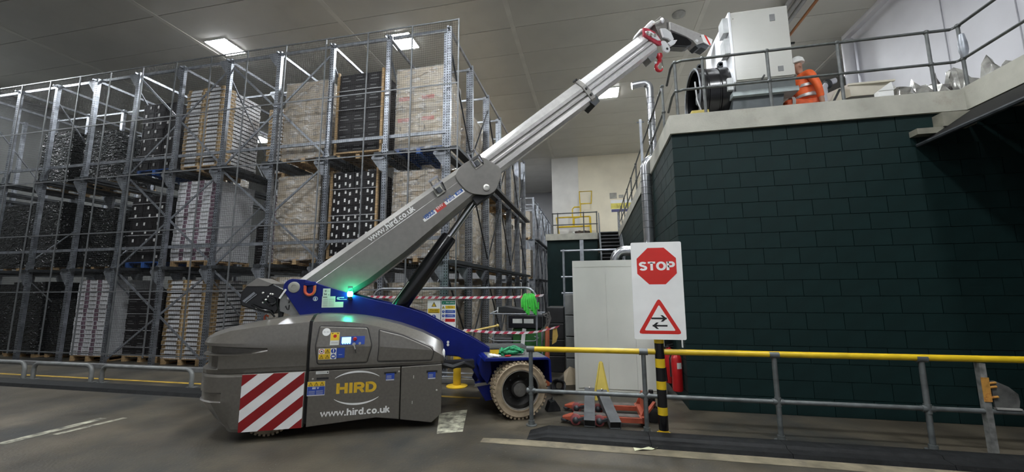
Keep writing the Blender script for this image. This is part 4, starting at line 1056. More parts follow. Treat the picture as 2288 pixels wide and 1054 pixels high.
# end bracket of the base section
br = rounded([(2.66, -0.03), (2.86, 0.055), (3.20, 0.01), (3.36, -0.37), (3.06, -0.575), (2.90, -0.56), (2.68, -0.36)], 0.12, 5)
for y0 in (0.525, 0.95): MB(M).prism(br, y0, y0 + 0.025).build('boom_bracket', BOOMGREY, crane, bevel=0.004)
MB(M).lathe([(0.052, 0), (0.052, 0.014), (0.045, 0.018), (0.022, 0.018), (0.02, 0.012)], (2.957, 0.525, -0.45), (0, -1, 0), 20).build('pin_head', SILVER, crane, True)
MB(M).lathe([(0.02, 0), (0.02, 0.03)], (3.16, 0.525, -0.09), (0, -1, 0), 10).build('bracket_bolt', BLACK, crane)
MB(M).box(2.70, 3.10, 0.6, 0.9, -0.56, -0.40).build('cylinder_lug', BLACK, crane)
# lettering on the boom
b = MB().plane(M(0, 0.545, 0), (CA, 0, SA), (-SA, 0, CA))
b.mi(0).block2('www.hird.co.uk', 1.13, 1.905, -0.105, -0.015, 0.205, 0.007)
b.build('boom_lettering', [WHITE], crane, recalc=False)
b = MB().plane(M(0, 0.548, 0), (CA, 0, SA), (-SA, 0, CA))
b.mi(0).poly2(rounded([(1.90, -0.32), (2.13, -0.32), (2.13, -0.225), (1.90, -0.225)], 0.012), 0.001); b.mi(2).text2('VERSUS', 1.925, 2.105, -0.305, -0.24, 0.002, 0.05)
b.mi(1).poly2([(2.13, -0.32), (2.305, -0.32), (2.305, -0.20), (2.13, -0.215)], 0.001); b.mi(0).text2('EHV', 2.16, 2.275, -0.285, -0.245, 0.002, 0.0)
b.mi(0).poly2(rounded([(2.305, -0.305), (2.66, -0.305), (2.66, -0.215), (2.305, -0.195)], 0.012), 0.001); b.mi(2).text2('Valla', 2.325, 2.485, -0.29, -0.215, 0.002, 0.01)
b.mi(2).poly2([(2.515, -0.285), (2.645, -0.285), (2.645, -0.235), (2.515, -0.235)], 0.002); b.mi(0).text2('80R', 2.54, 2.62, -0.275, -0.245, 0.003, 0.0)
b.build('boom_stickers', [WHITE, mat('sticker_red', (0.5, 0.05, 0.04), 0.4), mat('sticker_blue', (0.02, 0.09, 0.33), 0.4)], crane, recalc=False)
# fly-jib stowage clamps on the boom
def clamp(t0):
    c = MB(M).box(t0, t0 + 0.16, 0.515, 0.55, -0.135, -0.02)
    cl_ = c.build('stowage_clamp', mat('clamp_zinc', (0.42, 0.41, 0.36), 0.35, 0.5, 0.25, 14), crane)
    for dt in (0.02, 0.15): MB(M).bar((t0 + dt, 0.50, -0.10), (t0 + dt + 0.02, 0.49, 0.13), 0.014, 0.02).build('clamp_arm', CHROME, cl_)
    for v in (0.10, 0.0): MB(M).box(t0 + 0.02, t0 + 0.185, 0.485, 0.50, v, v + 0.03).build('clamp_bar', CHROME, cl_)
    MB(M).box(t0 + 0.04, t0 + 0.11, 0.49, 0.52, -0.11, -0.03).build('clamp_plate', DKSTEEL, cl_)
    MB(M).bar((t0 + 0.18, 0.495, 0.0), (t0 + 0.15, 0.51, -0.13), 0.012, 0.02).build('clamp_link', BLACK, cl_)
clamp(2.28); clamp(3.02 - 0.02)
# ---- boom head, sheaves, jib and hook
HEADW = mat('head_white', (0.66, 0.66, 0.67), 0.35, 0.1, 0.05, 6)
HEADRED = mat('head_red', (0.34, 0.03, 0.05), 0.35, 0, 0.2, 8)
gp = MB().prism([(2.80, 6.60), (2.955, 6.742), (3.126, 6.685), (3.150, 6.478), (3.194, 6.306), (3.13, 6.255), (3.05, 6.277), (2.963, 6.26), (2.847, 6.46)], 0.66, 0.86).build('boom_head', BOOMGREY, crane, bevel=0.006)
MB().box(3.075, 3.09, 0.655, 0.66, 6.50, 6.63).build('head_slot', BLACK, gp)
MB().prism([(2.889, 6.444), (2.996, 6.461), (3.109, 6.40), (3.165, 6.267), (3.113, 6.215), (3.05, 6.262), (2.944, 6.274)], 0.60, 0.64).build('head_link', HEADW, crane, bevel=0.01)
MB().prism([(2.60, 6.20), (2.52, 6.24), (2.53, 6.395), (2.615, 6.39), (2.76, 6.345), (2.85, 6.247), (2.91, 6.11), (2.84, 6.085), (2.74, 6.13)], 0.585, 0.625).build('sheave_plate', HEADRED, crane, bevel=0.008)
MB().prism([(2.55, 6.315), (2.66, 6.34), (2.80, 6.27), (2.87, 6.18), (2.80, 6.17), (2.68, 6.22), (2.58, 6.26)], 0.575, 0.59).build('sheave_strip', HEADW, crane, bevel=0.01)
for (s0, z0, r) in ((2.595, 6.285, 0.028), (2.665, 6.255, 0.03), (2.745, 6.26, 0.03)):
    MB().lathe([(r, 0), (r, 0.02), (r * 0.5, 0.02), (r * 0.5, 0.008)], (s0, 0.575, z0), (0, -1, 0), 12).build('sheave_pin', SILVER, crane)
MB().prism([(2.451, 6.30), (2.50, 6.40), (2.574, 6.43), (2.66, 6.53), (2.75, 6.62), (2.83, 6.60), (2.763, 6.50), (2.60, 6.38)], 0.64, 0.86).build('head_knuckle', HEADW, crane, bevel=0.02)
MB().tube([(2.74, 0.60, 6.50), (2.93, 0.60, 6.615)], 0.018, 8).build('tie_rod', SILVER, crane, True)
MB().ball((2.935, 0.60, 6.60), 0.045, (1, 0.8, 1.2)).build('rod_knob', HEADW, crane, True)
eye = MB(); n = 14
po = rounded([(2.86, 6.17), (2.965, 6.185), (3.055, 6.04), (3.02, 5.96), (2.93, 5.96)], 0.05, 4)
eye.prism(po, 0.575, 0.61).build('eye_plate', HEADW, crane); MB().cyl((2.985, 0.572, 6.03), (2.985, 0.58, 6.03), 0.024, 12).build('eye_hole', BLACK, crane)
MB().prism([(2.66, 6.04), (2.83, 6.10), (2.86, 5.99), (2.79, 5.86), (2.70, 5.79), (2.62, 5.89)], 0.66, 0.84).build('rope_guide', mat('guide_grey', (0.22, 0.22, 0.22), 0.45, 0.3), crane)
MB().prism([(3.017, 6.171), (3.12, 6.24), (3.237, 6.266), (3.18, 6.18), (3.079, 6.116)], 0.60, 0.65).build('lower_link', HEADW, crane, bevel=0.01)
jib = MB().prism([(3.125, 6.64), (3.20, 6.625), (3.798, 6.490), (4.035, 6.405), (4.0, 6.275), (3.949, 6.271), (3.826, 6.32), (3.68, 6.25), (3.60, 6.33), (3.45, 6.395), (3.19, 6.462), (3.13, 6.48)], 0.64, 0.86).build('jib', BOOMLIGHT, crane, bevel=0.006)
MB().box(3.76, 3.772, 0.635, 0.64, 6.42, 6.445).build('jib_slot', BLACK, jib)
MB().prism([(3.789, 6.470), (3.835, 6.480), (4.032, 6.403), (3.995, 6.286), (3.95, 6.275), (3.83, 6.325)], 0.633, 0.64).build('jib_end_sticker', WHITE, jib)
MB().prism([(3.845, 6.472), (3.895, 6.455), (3.985, 6.284), (3.945, 6.278)], 0.630, 0.634).build('jib_stripe', SIGNRED, jib)
MB().cyl((3.68, 0.63, 6.33), (3.68, 0.64, 6.33), 0.03, 12).build('jib_pin', HEADW, jib)
MB().prism([(3.172, 6.29), (3.20, 6.455), (3.5, 6.385), (3.60, 6.30), (3.56, 6.22), (3.48, 6.195), (3.151, 6.165)], 0.66, 0.84).build('jib_ram', BLACKGLOSS, crane, bevel=0.02)
MB().prism([(3.66, 6.245), (3.83, 6.31), (3.95, 6.265), (3.90, 6.20), (3.78, 6.225), (3.72, 6.20)], 0.66, 0.84).build('jib_tackle', DKSTEEL, crane)
# hook block
hb = MB(); HC = (2.872, 0.68)
hb.lathe([(0.055, 0), (0.06, 0.05), (0.035, 0.10), (0.045, 0.13), (0.03, 0.16)], (2.885, 0.68, 5.97), (0, 0, -1), 14)
hp = [(2.885, 0.68, 5.83), (2.84, 0.68, 5.775)] + [(2.872 + 0.068 * math.cos(a), 0.68, 5.71 + 0.07 * math.sin(a)) for a in [PI * (0.83 + k * 0.11) for k in range(11)]]
hb.tube(hp, [0.028, 0.03] + [0.031] * 5 + [0.029, 0.026, 0.023, 0.02, 0.016, 0.012], 10)
hb.build('hook', mat('hook_red', (0.42, 0.015, 0.025), 0.3, 0, 0.05), crane, True)
MB().bar((2.935, 0.68, 5.87), (2.945, 0.68, 5.72), 0.016, 0.02).build('safety_latch', CHROME, crane)
MB().ball((2.80, 0.68, 5.79), 0.03, (1, 1, 1.1)).build('hook_weight', HEADW, crane, True)
# ---- front axle, deck over the wheel
def tyre(parent, s0, y0, y1, R, face):
    b = MB(); w_ = y1 - y0
    b.lathe([(R * 0.66, 0.02), (R * 0.71, 0.0), (R * 0.77, 0.012), (R * 0.80, 0.012), (R * 0.90, -0.008), (R * 0.955, 0.015), (R * 0.962, 0.04), (R * 0.962, w_ - 0.04), (R * 0.95, w_), (R * 0.66, w_)], (s0, y0, R), (0, 1, 0), 56, False)
    ty = b.build('tyre', TYRE, parent, True)
    lug = MB(); n = 42
    for k in range(n):
        a = 2 * PI * k / n; da = PI / n * 0.62
        for (ya, yb, off) in ((y0 + 0.002, y0 + 0.085, 0.0), (y0 + 0.10, y1 - 0.10, 0.5), (y1 - 0.085, y1 - 0.002, 0.0)):
            aa = a + off * 2 * PI / n; P = []
            for y, r0, r1 in ((ya, R * 0.90, R), (yb, R * 0.90, R)):
                for (ang, rr) in ((aa - da, r0), (aa + da, r0), (aa + da * 0.85, r1), (aa - da * 0.85, r1)): P.append((s0 + rr * math.cos(ang), y, R + rr * math.sin(ang)))
            lug.add(P, [(3, 2, 1, 0), (4, 5, 6, 7), (0, 1, 5, 4), (1, 2, 6, 5), (2, 3, 7, 6), (3, 0, 4, 7)])
    lg = lug.build('tread_lugs', TYRE, ty); lg['kind'] = 'stuff'
    return ty
def wheel(s0, y0, y1, R):
    w = bpy.data.objects.new('wheel', None); COL.objects.link(w); w.parent = crane
    tyre(w, s0, y0, y1, R, -1)
    MB().lathe([(R * 0.68, 0.018), (R * 0.67, 0.03), (R * 0.645, 0.03), (R * 0.60, 0.12), (R * 0.30, 0.16), (R * 0.30, 0.06), (R * 0.26, 0.045), (R * 0.12, 0.045), (R * 0.10, 0.03), (0.0, 0.03)], (s0, y0, R), (0, 1, 0), 32, False).build('rim', mat('rim_dark', (0.028, 0.026, 0.024), 0.45, 0.3, 0.3, 9), w, True)
    MB().lathe([(R * 0.685, 0.02), (R * 0.69, 0.006), (R * 0.665, 0.006), (R * 0.65, 0.03)], (s0, y0, R), (0, 1, 0), 36, False).build('rim_ring', mat('ring_grey', (0.36, 0.34, 0.30), 0.4, 0.4), w, True)
    hub = MB().lathe([(R * 0.24, 0), (R * 0.235, 0.02), (R * 0.12, 0.025)], (s0, y0 + 0.05, R), (0, -1, 0), 20).build('hub', mat('hub_grey', (0.12, 0.115, 0.105), 0.5, 0.3, 0.2, 9), w, True)
    for k in range(8):
        a = 2 * PI * k / 8
        MB().cyl((s0 + R * 0.42 * math.cos(a), y0 + 0.15, R + R * 0.42 * math.sin(a)), (s0 + R * 0.42 * math.cos(a), y0 + 0.125, R + R * 0.42 * math.sin(a)), 0.012, 6).build('wheel_nut', DKSTEEL, w)
    return w
wheel(0.025, 0.0, 0.28, 0.37); wheel(0.025, 1.22, 1.5, 0.37)
wheel(-3.03, 0.16, 0.42, 0.33); wheel(-3.03, 1.08, 1.34, 0.33)
MB().cyl((0.025, 0.28, 0.37), (0.025, 1.22, 0.37), 0.09, 12).build('front_axle', BLACK, crane); MB().cyl((-3.03, 0.42, 0.33), (-3.03, 1.08, 0.33), 0.08, 12).build('rear_axle', BLACK, crane)
dk = MB().prism([(-0.46, 0.755), (-0.44, 0.80), (0.42, 0.772), (0.455, 0.74), (0.47, 0.44), (0.44, 0.44), (0.425, 0.735), (0.40, 0.742), (-0.36, 0.752)], 0.02, 1.48).build('wheel_deck', BLUE, crane, bevel=0.006)
MB().box(-0.40, 0.40, 0.05, 1.45, 0.0, 0.006).build('deck_mat', mat('deck_grey', (0.10, 0.105, 0.10), 0.7, 0.0, 0.2, 30, bump=0.3, bscale=120), dk)
dk.children[0].location = (0, 0, 0.782); dk.children[0].rotation_euler = (0, math.radians(1.85), 0)
MB().prism([(-0.47, 0.775), (-0.33, 0.75), (-0.31, 0.55), (-0.37, 0.40), (-0.46, 0.52), (-0.50, 0.66)], 0.30, 0.52).build('deck_bracket', BLUE, crane, bevel=0.006)
MB().prism([(-0.53, 0.40), (-0.30, 0.42), (-0.27, 0.18), (-0.39, 0.17)], 0.35, 0.52).build('axle_bracket', BLUE, crane, bevel=0.006)
MB().prism([(-0.55, 0.37), (-0.52, 0.41), (-0.28, 0.43), (-0.28, 0.40)], 0.33, 0.36).build('bracket_lip', BOOMGREY, crane)
for z in (0.935, 0.972): MB().lathe([(0.018, 0), (0.018, 0.015)], (-0.905, NF, z - 0.01), (0, -1, 0), 10).build('frame_bolt', WHITE, crane)
MB().ball((-0.985, 0.08, 0.87), 0.032, (0.6, 1, 2.0)).build('marker_lamp', WHITE, crane, True)
MB().tube([(-1.0, 0.3, 0.70), (-0.85, 0.28, 0.66), (-0.7, 0.3, 0.70), (-0.55, 0.4, 0.62)], 0.03, 8).build('black_hose', BLACK, crane, True)
MB().box(-1.0, -0.55, 0.35, 0.5, 0.63, 0.72).build('cross_beam', BLACK, crane)

# ---- things lying on the deck (each can be picked up)
def CW_(s, y, z): return V(-1.009 + s * CA_ - y * SA_, 5.287 + s * SA_ + y * CA_, z)
CA_, SA_ = math.cos(CR_A), math.sin(CR_A)
NETG = mat('net_green', (0.02, 0.26, 0.11), 0.6, 0, 0.35, 30, bump=0.6, bscale=90)
nt_ = thing('green_net_bundle', 'bundle of green netting lying on the crane deck above the front tyre', 'net', CW_(-0.05, 0.25, 0.79), CR_A)
rnd = random.Random(3)
for q in range(9):
    pth = [(rnd.uniform(-0.20, -0.1), rnd.uniform(-0.08, 0.08), 0.015)]
    for k in range(6): pth.append((-0.16 + k * 0.065 + rnd.uniform(-0.03, 0.03), rnd.uniform(-0.09, 0.09), rnd.uniform(0.02, 0.10) * math.sin(PI * (k + 1) / 7.5) + 0.01))
    MB().tube(pth, 0.016, 6).build('net_fold', NETG, nt_, True)
MB().ball((0, 0, 0.045), 0.06, (2.6, 1.4, 0.72), 12, 8).build('net_body', NETG, nt_, True)
gl = thing('work_glove', 'white work glove dropped at the rear corner of the crane deck', 'glove', CW_(-0.32, 0.1, 0.795), CR_A + 0.4)
MB().ball((0, 0, 0.022), 0.03, (1.5, 1.1, 0.7)).build('palm', WHITE, gl, True)
for k in range(4): MB().tube([(0.035, -0.027 + k * 0.018, 0.02), (0.07 + 0.008 * (k in (1, 2)), -0.033 + k * 0.022, 0.018), (0.09 + 0.01 * (k in (1, 2)), -0.036 + k * 0.024, 0.012)], 0.0095, 6).build('finger', WHITE, gl, True)
MB().tube([(-0.01, -0.03, 0.02), (0.02, -0.06, 0.02), (0.04, -0.07, 0.014)], 0.01, 6).build('thumb', WHITE, gl, True)
MB().lathe([(0.03, 0), (0.033, 0.05)], (-0.03, 0, 0.022), (-1, 0, 0), 10).build('cuff', WHITE, gl, True)
tn = thing('yellow_tin', 'small yellow and black box standing on the crane deck beside the glove', 'box', CW_(-0.29, 0.22, 0.795), CR_A)
MB().box(-0.06, 0.06, -0.03, 0.03, 0, 0.085).build('box_body', PYEL, tn, bevel=0.004); MB().box(-0.062, 0.062, -0.032, 0.032, 0.085, 0.097).build('box_lid', PBLACK, tn)
pn = thing('red_screwdriver', 'red-handled screwdriver lying on the crane deck by the netting', 'screwdriver', CW_(-0.17, 0.08, 0.80), CR_A + 0.2)
MB().lathe([(0.008, 0), (0.012, 0.02), (0.011, 0.08), (0.007, 0.09)], (0, 0, 0.006), (1, 0, 0), 8).build('handle', RED, pn, True); MB().cyl((0, 0, 0.006), (-0.09, 0, 0.006), 0.004, 6).build('blade', CHROME, pn)
# ================================================================ NEAR HANDRAIL, KERB, SIGN
hr = thing('handrail', 'long floor-mounted handrail with a yellow top tube and grey posts', 'handrail', (0, 5.13, 0))
MB().tube([(-0.84, 0, 0.93), (5.6, 0, 0.945)], 0.034, 12).build('top_rail', YELLOW, hr, True)
MB().tube([(-0.84, 0, 0.415), (5.6, 0, 0.42)], 0.026, 12).build('mid_rail', RAILGREY, hr, True)
def rail_post(x, h=0.93):
    p = MB().tube([(0, 0, 0), (0, 0, h - 0.03)], 0.027, 12).build('post', RAILGREY, hr, True); p.location = (x, 0, 0)
    MB().tube([(-0.05, 0, h), (0.05, 0, h)], 0.04, 12).build('top_clamp', RAILGREY, p, True)
    MB().tube([(-0.055, 0, 0.417), (0.055, 0, 0.417)], 0.034, 12).tube([(0, 0, 0.37), (0, 0, 0.465)], 0.034, 12).build('mid_clamp', RAILGREY, p, True)
    MB().lathe([(0.07, 0), (0.07, 0.01), (0.04, 0.012), (0.04, 0.06), (0.034, 0.06)], (0, 0, 0), (0, 0, 1), 14).build('base_flange', RAILGREY, p, True)
for x in (-0.82, 0.57, 2.0, 3.42, 4.9): rail_post(x)
ch = MB().prismx([(-0.03, 0), (0.03, 0), (0.03, 0.90), (-0.03, 0.90)], 3.905, 3.96).build('channel_post', mat('scraped_steel', (0.22, 0.22, 0.21), 0.5, 0.3, 0.3, 12, dirt=((0.38, 0.25, 0.10), 9, 0.62)), hr)
rb = MB(); rb.box(3.90, 3.966, -0.036, -0.028, 0.52, 0.76).build('rusty_bracket', mat('rust_yellow', (0.50, 0.25, 0.05), 0.6, 0, 0.35, 14, dirt=((0.25, 0.08, 0.02), 14, 0.5)), hr)
for z in (0.56, 0.66, 0.70): MB().cyl((3.965, -0.02, z), (4.03, -0.02, z + 0.01), 0.012, 8).build('rusty_bolt', MATS['rust_yellow'], hr)
MB().prism([(3.99, 0.72), (4.03, 0.725), (4.14, 0.67), (4.21, 0.60), (4.215, 0.53), (4.20, 0.46), (4.0, 0.465)], -0.012, 0.004).build('torn_plate', mat('torn_plate', (0.10, 0.10, 0.095), 0.6, 0.2, 0.3, 9), hr)
MB().box(4.0, 4.21, -0.03, 0.012, 0.445, 0.462).build('plate_lip', mat('lip_pale', (0.34, 0.33, 0.31), 0.6), hr)

rk = thing('rubber_kerb', 'thick black two-step kerb running along the foot of the yellow-topped handrail', 'kerb', (0, 0, 0))
def kerb_seg(x0, x1, ramp=False):
    prof = [(4.635, 0.0), (4.65, 0.042), (4.765, 0.046), (4.785, 0.074), (4.93, 0.078), (4.945, 0.0)]
    b = MB()
    if ramp: b.loft([[(x0, y, max(0.004, z * 0.15) if z else 0) for y, z in prof], [(x0 + 0.22, y, z) for y, z in prof], [(x1, y, z) for y, z in prof]])
    else: b.prismx(prof, x0, x1)
    return b.build('kerb_segment', RUBBER, rk)
kerb_seg(-0.80, 0.55, True)
for k in range(4): kerb_seg(0.555 + 1.35 * k, 0.555 + 1.35 * k + 1.345)

bp = thing('stop_sign', 'white STOP board with warning triangle on a black and yellow banded pole', 'sign', (0.757, 5.12, 0))
b = MB().lathe([(0.055, 0.0), (0.055, 1.25)], (0, 0, 0), (0, 0, 1), 18); b.build('pole', BLACKGLOSS, bp, True)
for z0, z1 in ((0.0, 0.045), (0.215, 0.305), (0.505, 0.60), (0.755, 0.86), (1.04, 1.10)):
    MB().lathe([(0.0565, z0), (0.0565, z1)], (0, 0, 0), (0, 0, 1), 18, False).build('yellow_band', YELLOW, bp, True)['label'] = 'yellow band'
brd = MB()
brd.prism(rounded([(-0.29, 1.09), (0.30, 1.09), (0.305, 2.26), (-0.285, 2.26)], 0.02), -0.085, -0.07).build('sign_board', WHITE, bp)
b = MB().plane((0, -0.085, 0), (1, 0, 0), (0, 0, 1))
oc = [(0.008 + 0.248 * math.cos(PI / 8 + k * PI / 4), 1.967 + 0.241 * math.sin(PI / 8 + k * PI / 4)) for k in range(8)]
b.mi(0).poly2(oc, 0.001)
b.mi(1).block2('STOP', -0.197, 0.222, 1.912, 2.020, 0.235, 0.002)
b.mi(0).poly2(rounded([(-0.245, 1.155), (0.26, 1.155), (0.012, 1.585)], 0.05), 0.001); b.mi(1).poly2(rounded([(-0.170, 1.195), (0.186, 1.195), (0.010, 1.50)], 0.02), 0.002)
def arrow(x0, x1, z, d):
    b.mi(2).rect2(min(x0, x1), max(x0, x1), z - 0.010, z + 0.010, 0.003)
    b.poly2([(x1, z), (x1 - d * 0.045, z + 0.038), (x1 - d * 0.072, z + 0.038), (x1 - d * 0.036, z), (x1 - d * 0.072, z - 0.038), (x1 - d * 0.045, z - 0.038)], 0.0032)
arrow(-0.085, 0.092, 1.338, 1); arrow(0.095, -0.075, 1.252, -1)
b.build('sign_print', [SIGNRED, WHITE, PBLACK], bp, recalc=False)
for z in (1.25, 2.1): MB().box(-0.08, 0.08, -0.07, 0.0, z - 0.02, z + 0.02).build('sign_clip', GALV, bp)
MB().lathe([(0.08, 0.0), (0.08, 0.012)], (0, 0, 0), (0, 0, 1), 14).build('pole_base', YELLOW, bp)

pp = thing('paper_scrap', 'crumpled pale yellow paper strip lying on the floor before the kerb', 'paper', (0.49, 4.59, 0))
MB().add([(-0.12, -0.05, 0.004), (-0.04, -0.035, 0.02), (0.06, 0.0, 0.008), (0.13, 0.05, 0.02), (0.12, 0.085, 0.004), (0.04, 0.06, 0.018), (-0.05, 0.02, 0.006), (-0.13, -0.0, 0.02)], [(0, 1, 6, 7), (1, 2, 5, 6), (2, 3, 4, 5)]).build('paper_sheet', mat('paper_yellow', (0.62, 0.62, 0.42), 0.7), pp, recalc=False)

# ================================================================ WHITE CABINET, EXTINGUISHERS, WET FLOOR SIGN
cb = thing('white_cabinet', 'tall white panelled cabinet standing behind the STOP sign against the green block', 'cabinet', (-0.35, 6.92, 0))
MB().box(0, 1.46, 0.012, 1.0, 0, 2.18).build('cabinet_body', CABWHITE, cb, bevel=0.006)
for x0, x1 in ((0.055, 0.555), (0.56, 1.01), (1.015, 1.42)):
    MB().box(x0, x1, 0.0, 0.012, 0.05, 2.06).build('cabinet_panel', CABWHITE, cb)
MB().box(0.0, 1.46, 0.004, 0.014, 2.07, 2.18).build('cabinet_fascia', CABWHITE, cb)
MB().box(0.0, 0.045, 0.002, 0.014, 0, 2.065).build('cabinet_stile', CABWHITE, cb)

def extinguisher(name_label, loc, r, h, lab, black):
    t = thing('fire_extinguisher', name_label, 'fire extinguisher', loc, 0, 'fire extinguishers on the green block')
    MB().lathe([(r * 0.9, 0), (r, 0.02), (r, h * 0.78), (r * 0.85, h * 0.86), (r * 0.45, h * 0.92), (r * 0.4, h * 0.95)], (0, 0, 0), (0, 0, 1), 18).build('cylinder', mat('extinguisher_red', (0.40, 0.012, 0.014), 0.3, 0, 0.06), t, True)
    v = MB().cyl((0, 0, h * 0.94), (0, 0, h * 1.0), r * 0.35, 10); v.bar((-0.02, 0, h), (0.07, 0, h * 1.03), 0.02, 0.012); v.bar((-0.02, 0, h * 0.97), (0.075, 0, h * 0.965), 0.02, 0.01); v.build('valve', BLACK, t)
    MB().tube([(0, -0.02, h * 0.96), (-r * 0.9, -0.03, h * 0.95), (-r * 1.25, -0.02, h * 0.8), (-r * 1.2, -0.02, h * 0.35)], 0.011, 8).build('hose', BLACK, t, True)
    if black: MB().lathe([(r * 0.25, 0), (r * 0.5, h * 0.36)], (-r * 1.0, -r * 0.45, h * 0.42), (0, 0, -1), 12).build('horn', BLACK, t, True)
    b = MB()
    n = 6
    for k in range(n):
        a0 = -PI / 2 - 0.1 + k * 0.16; a1 = a0 + 0.16
        b.add([((r + 0.0015) * math.cos(a0), (r + 0.0015) * math.sin(a0), h * 0.56), ((r + 0.0015) * math.cos(a1), (r + 0.0015) * math.sin(a1), h * 0.56), ((r + 0.0015) * math.cos(a1), (r + 0.0015) * math.sin(a1), h * 0.71), ((r + 0.0015) * math.cos(a0), (r + 0.0015) * math.sin(a0), h * 0.71)], [(0, 1, 2, 3)])
    b.build('instruction_label', OFFWHITE, t, recalc=False)
    MB().box(0.0, 1.26 - loc[0], -0.03, 0.03, h * 0.6, h * 0.64).build('wall_bracket', BLACK, t)
extinguisher('red fire extinguisher with white label hung nearest the block corner', (1.178, 6.40, 0.19), 0.075, 0.58, True, False)
extinguisher('red fire extinguisher with black horn hung behind the labelled one', (1.11, 6.60, 0.26), 0.068, 0.56, True, True)
tg = thing('wall_tag', 'small white tag fixed to the green block above the extinguishers', 'tag', (1.253, 6.30, 0.83))
MB().box(0, 0.01, -0.03, 0.03, 0, 0.12).build('tag_plate', WHITE, tg)

wf_ = thing('floor_sign', 'yellow folding wet-floor sign standing in front of the white cabinet', 'floor sign', (0.075, 6.5, 0))
for s, nm in ((-1, 'front_leaf'), (1, 'rear_leaf')):
    b = MB(); y0 = s * 0.10
    out = [(-0.125, 0), (-0.07, 0), (-0.055, 0.03), (0.055, 0.03), (0.07, 0), (0.125, 0), (0.02, 0.56), (-0.02, 0.56)]
    P = [(x, y0 * (1 - z / 0.58), z) for x, z in out]; Q = [(x, y + 0.008 * s, z) for x, y, z in P]; n = len(P)
    b.add(P + Q, [list(range(n)), list(range(2 * n - 1, n - 1, -1))] + [(i, i + n, (i + 1) % n + n, (i + 1) % n) for i in range(n)])
    for sx in (-1, 1): b.bar((sx * 0.115, y0 + 0.01 * s, 0.02), (sx * 0.02, 0.012 * s, 0.54), 0.014, 0.02)
    b.build(nm, mat('sign_yellow', (0.60, 0.47, 0.10), 0.4, 0, 0.05), wf_)

# ================================================================ PALLET TRUCK AND CHANNELS BEHIND THE RAIL
WHEELR = mat('roller_red', (0.24, 0.06, 0.06), 0.5, 0, 0.2, 9)
pt = thing('pallet_truck', 'orange-red hand pallet truck with forks pointing left behind the kerb', 'pallet truck', (0.55, 5.58, 0), 0.02)
for sy in (-1, 1):
    yc = sy * 0.25
    fk = MB().loft([[(x, yc - hw, z0), (x, yc + hw, z0), (x, yc + hw, z1), (x, yc - hw, z1)] for x, hw, z0, z1 in ((-1.0, 0.03, 0.055, 0.075), (-0.90, 0.07, 0.045, 0.10), (-0.8, 0.08, 0.05, 0.115), (0.0, 0.08, 0.055, 0.12))]).build('fork', TRUCKRED, pt, bevel=0.006)
    MB().box(-0.86, -0.05, yc - 0.06, yc + 0.06, 0.0, 0.006).build('worn_top', mat('worn_steel', (0.13, 0.11, 0.10), 0.5, 0.3, 0.3, 8), fk); fk.children[-1].location = (0, 0, 0.118); fk.children[-1].rotation_euler = (0, -0.003, 0)
    for x in (-0.83, -0.54):
        MB().lathe([(0.045, 0), (0.065, 0.008), (0.068, 0.03), (0.065, 0.052), (0.045, 0.06)], (x, yc - 0.12, 0.07), (0, 1, 0), 18).build('roller', WHEELR, fk, True)
        MB().lathe([(0.04, 0), (0.03, 0.02), (0.012, 0.03)], (x, yc - 0.122, 0.07), (0, -1, 0), 12).build('roller_hub', DKSTEEL, fk, True)
        MB().bar((x, yc - 0.11, 0.07), (x + 0.14, yc - 0.10, 0.10), 0.04, 0.03).build('roller_arm', DKSTEEL, fk)
    MB().lathe([(0.035, 0), (0.05, 0.01), (0.05, 0.03), (0.035, 0.04)], (-0.97, yc, 0.02), (0, 0, 1), 14).build('fork_tip', DKSTEEL, fk, True)
MB().box(-0.03, 0.05, -0.33, 0.33, 0.05, 0.13).build('heel', TRUCKRED, pt, bevel=0.008)
MB().prismx([(-0.32, 0.02), (0.32, 0.02), (0.24, 0.22), (0.13, 0.34), (-0.13, 0.34), (-0.24, 0.22)], 0.03, 0.06).build('head_frame', TRUCKRED, pt, bevel=0.008)
for sy in (-1, 1):
    MB().prism([(-0.06, 0.05), (0.05, 0.05), (0.05, 0.31)], sy * 0.27 - 0.008, sy * 0.27 + 0.008).build('side_cheek', TRUCKRED, pt)
    MB().bar((0.05, sy * 0.2, 0.15), (0.17, sy * 0.06, 0.24), 0.04, 0.03).build('frame_stay', TRUCKRED, pt)
MB().lathe([(0.05, 0), (0.05, 0.16), (0.03, 0.17), (0.03, 0.22)], (0.14, 0, 0.16), (0, 0, 1), 14).build('pump', BLACK, pt, True)
for sy in (-1, 1): MB().lathe([(0.07, 0), (0.09, 0.008), (0.09, 0.047), (0.07, 0.055), (0.03, 0.055)], (0.15, sy * 0.09 - 0.027, 0.09), (0, 1, 0), 20).build('steer_wheel', BLACK, pt, True)
def channel(loc, label, rz, tilt, wd=0.135, hgt=0.09, ln=0.78):
    t = thing('steel_sleeve', label, 'steel sleeve', loc, rz, 'grey hollow fork sleeves')
    th = 0.006
    b = MB()
    b.box(-wd / 2, wd / 2, 0, ln, hgt - th, hgt).box(-wd / 2, wd / 2, 0, ln, 0, th).box(-wd / 2, -wd / 2 + th, 0, ln, th, hgt - th).box(wd / 2 - th, wd / 2, 0, ln, th, hgt - th)
    o = b.build('sleeve_tube', mat('sleeve_grey', (0.10, 0.105, 0.11), 0.45, 0.3, 0.15, 8), t); o.rotation_euler = (tilt, 0, 0)
    i = MB().box(-wd / 2 + th, wd / 2 - th, 0.02, 0.03, th, hgt - th).build('sleeve_inside', BLACK, t); i.rotation_euler = (tilt, 0, 0)
    MB().ball((0, ln * 0.97, hgt + 0.012), 0.014).build('sleeve_pin', SILVER, t, True).rotation_euler = (tilt, 0, 0)
channel((-0.10, 5.11, 0.025), 'straight grey hollow steel sleeve lying across the pallet truck, left of two', 0.0, math.radians(15))
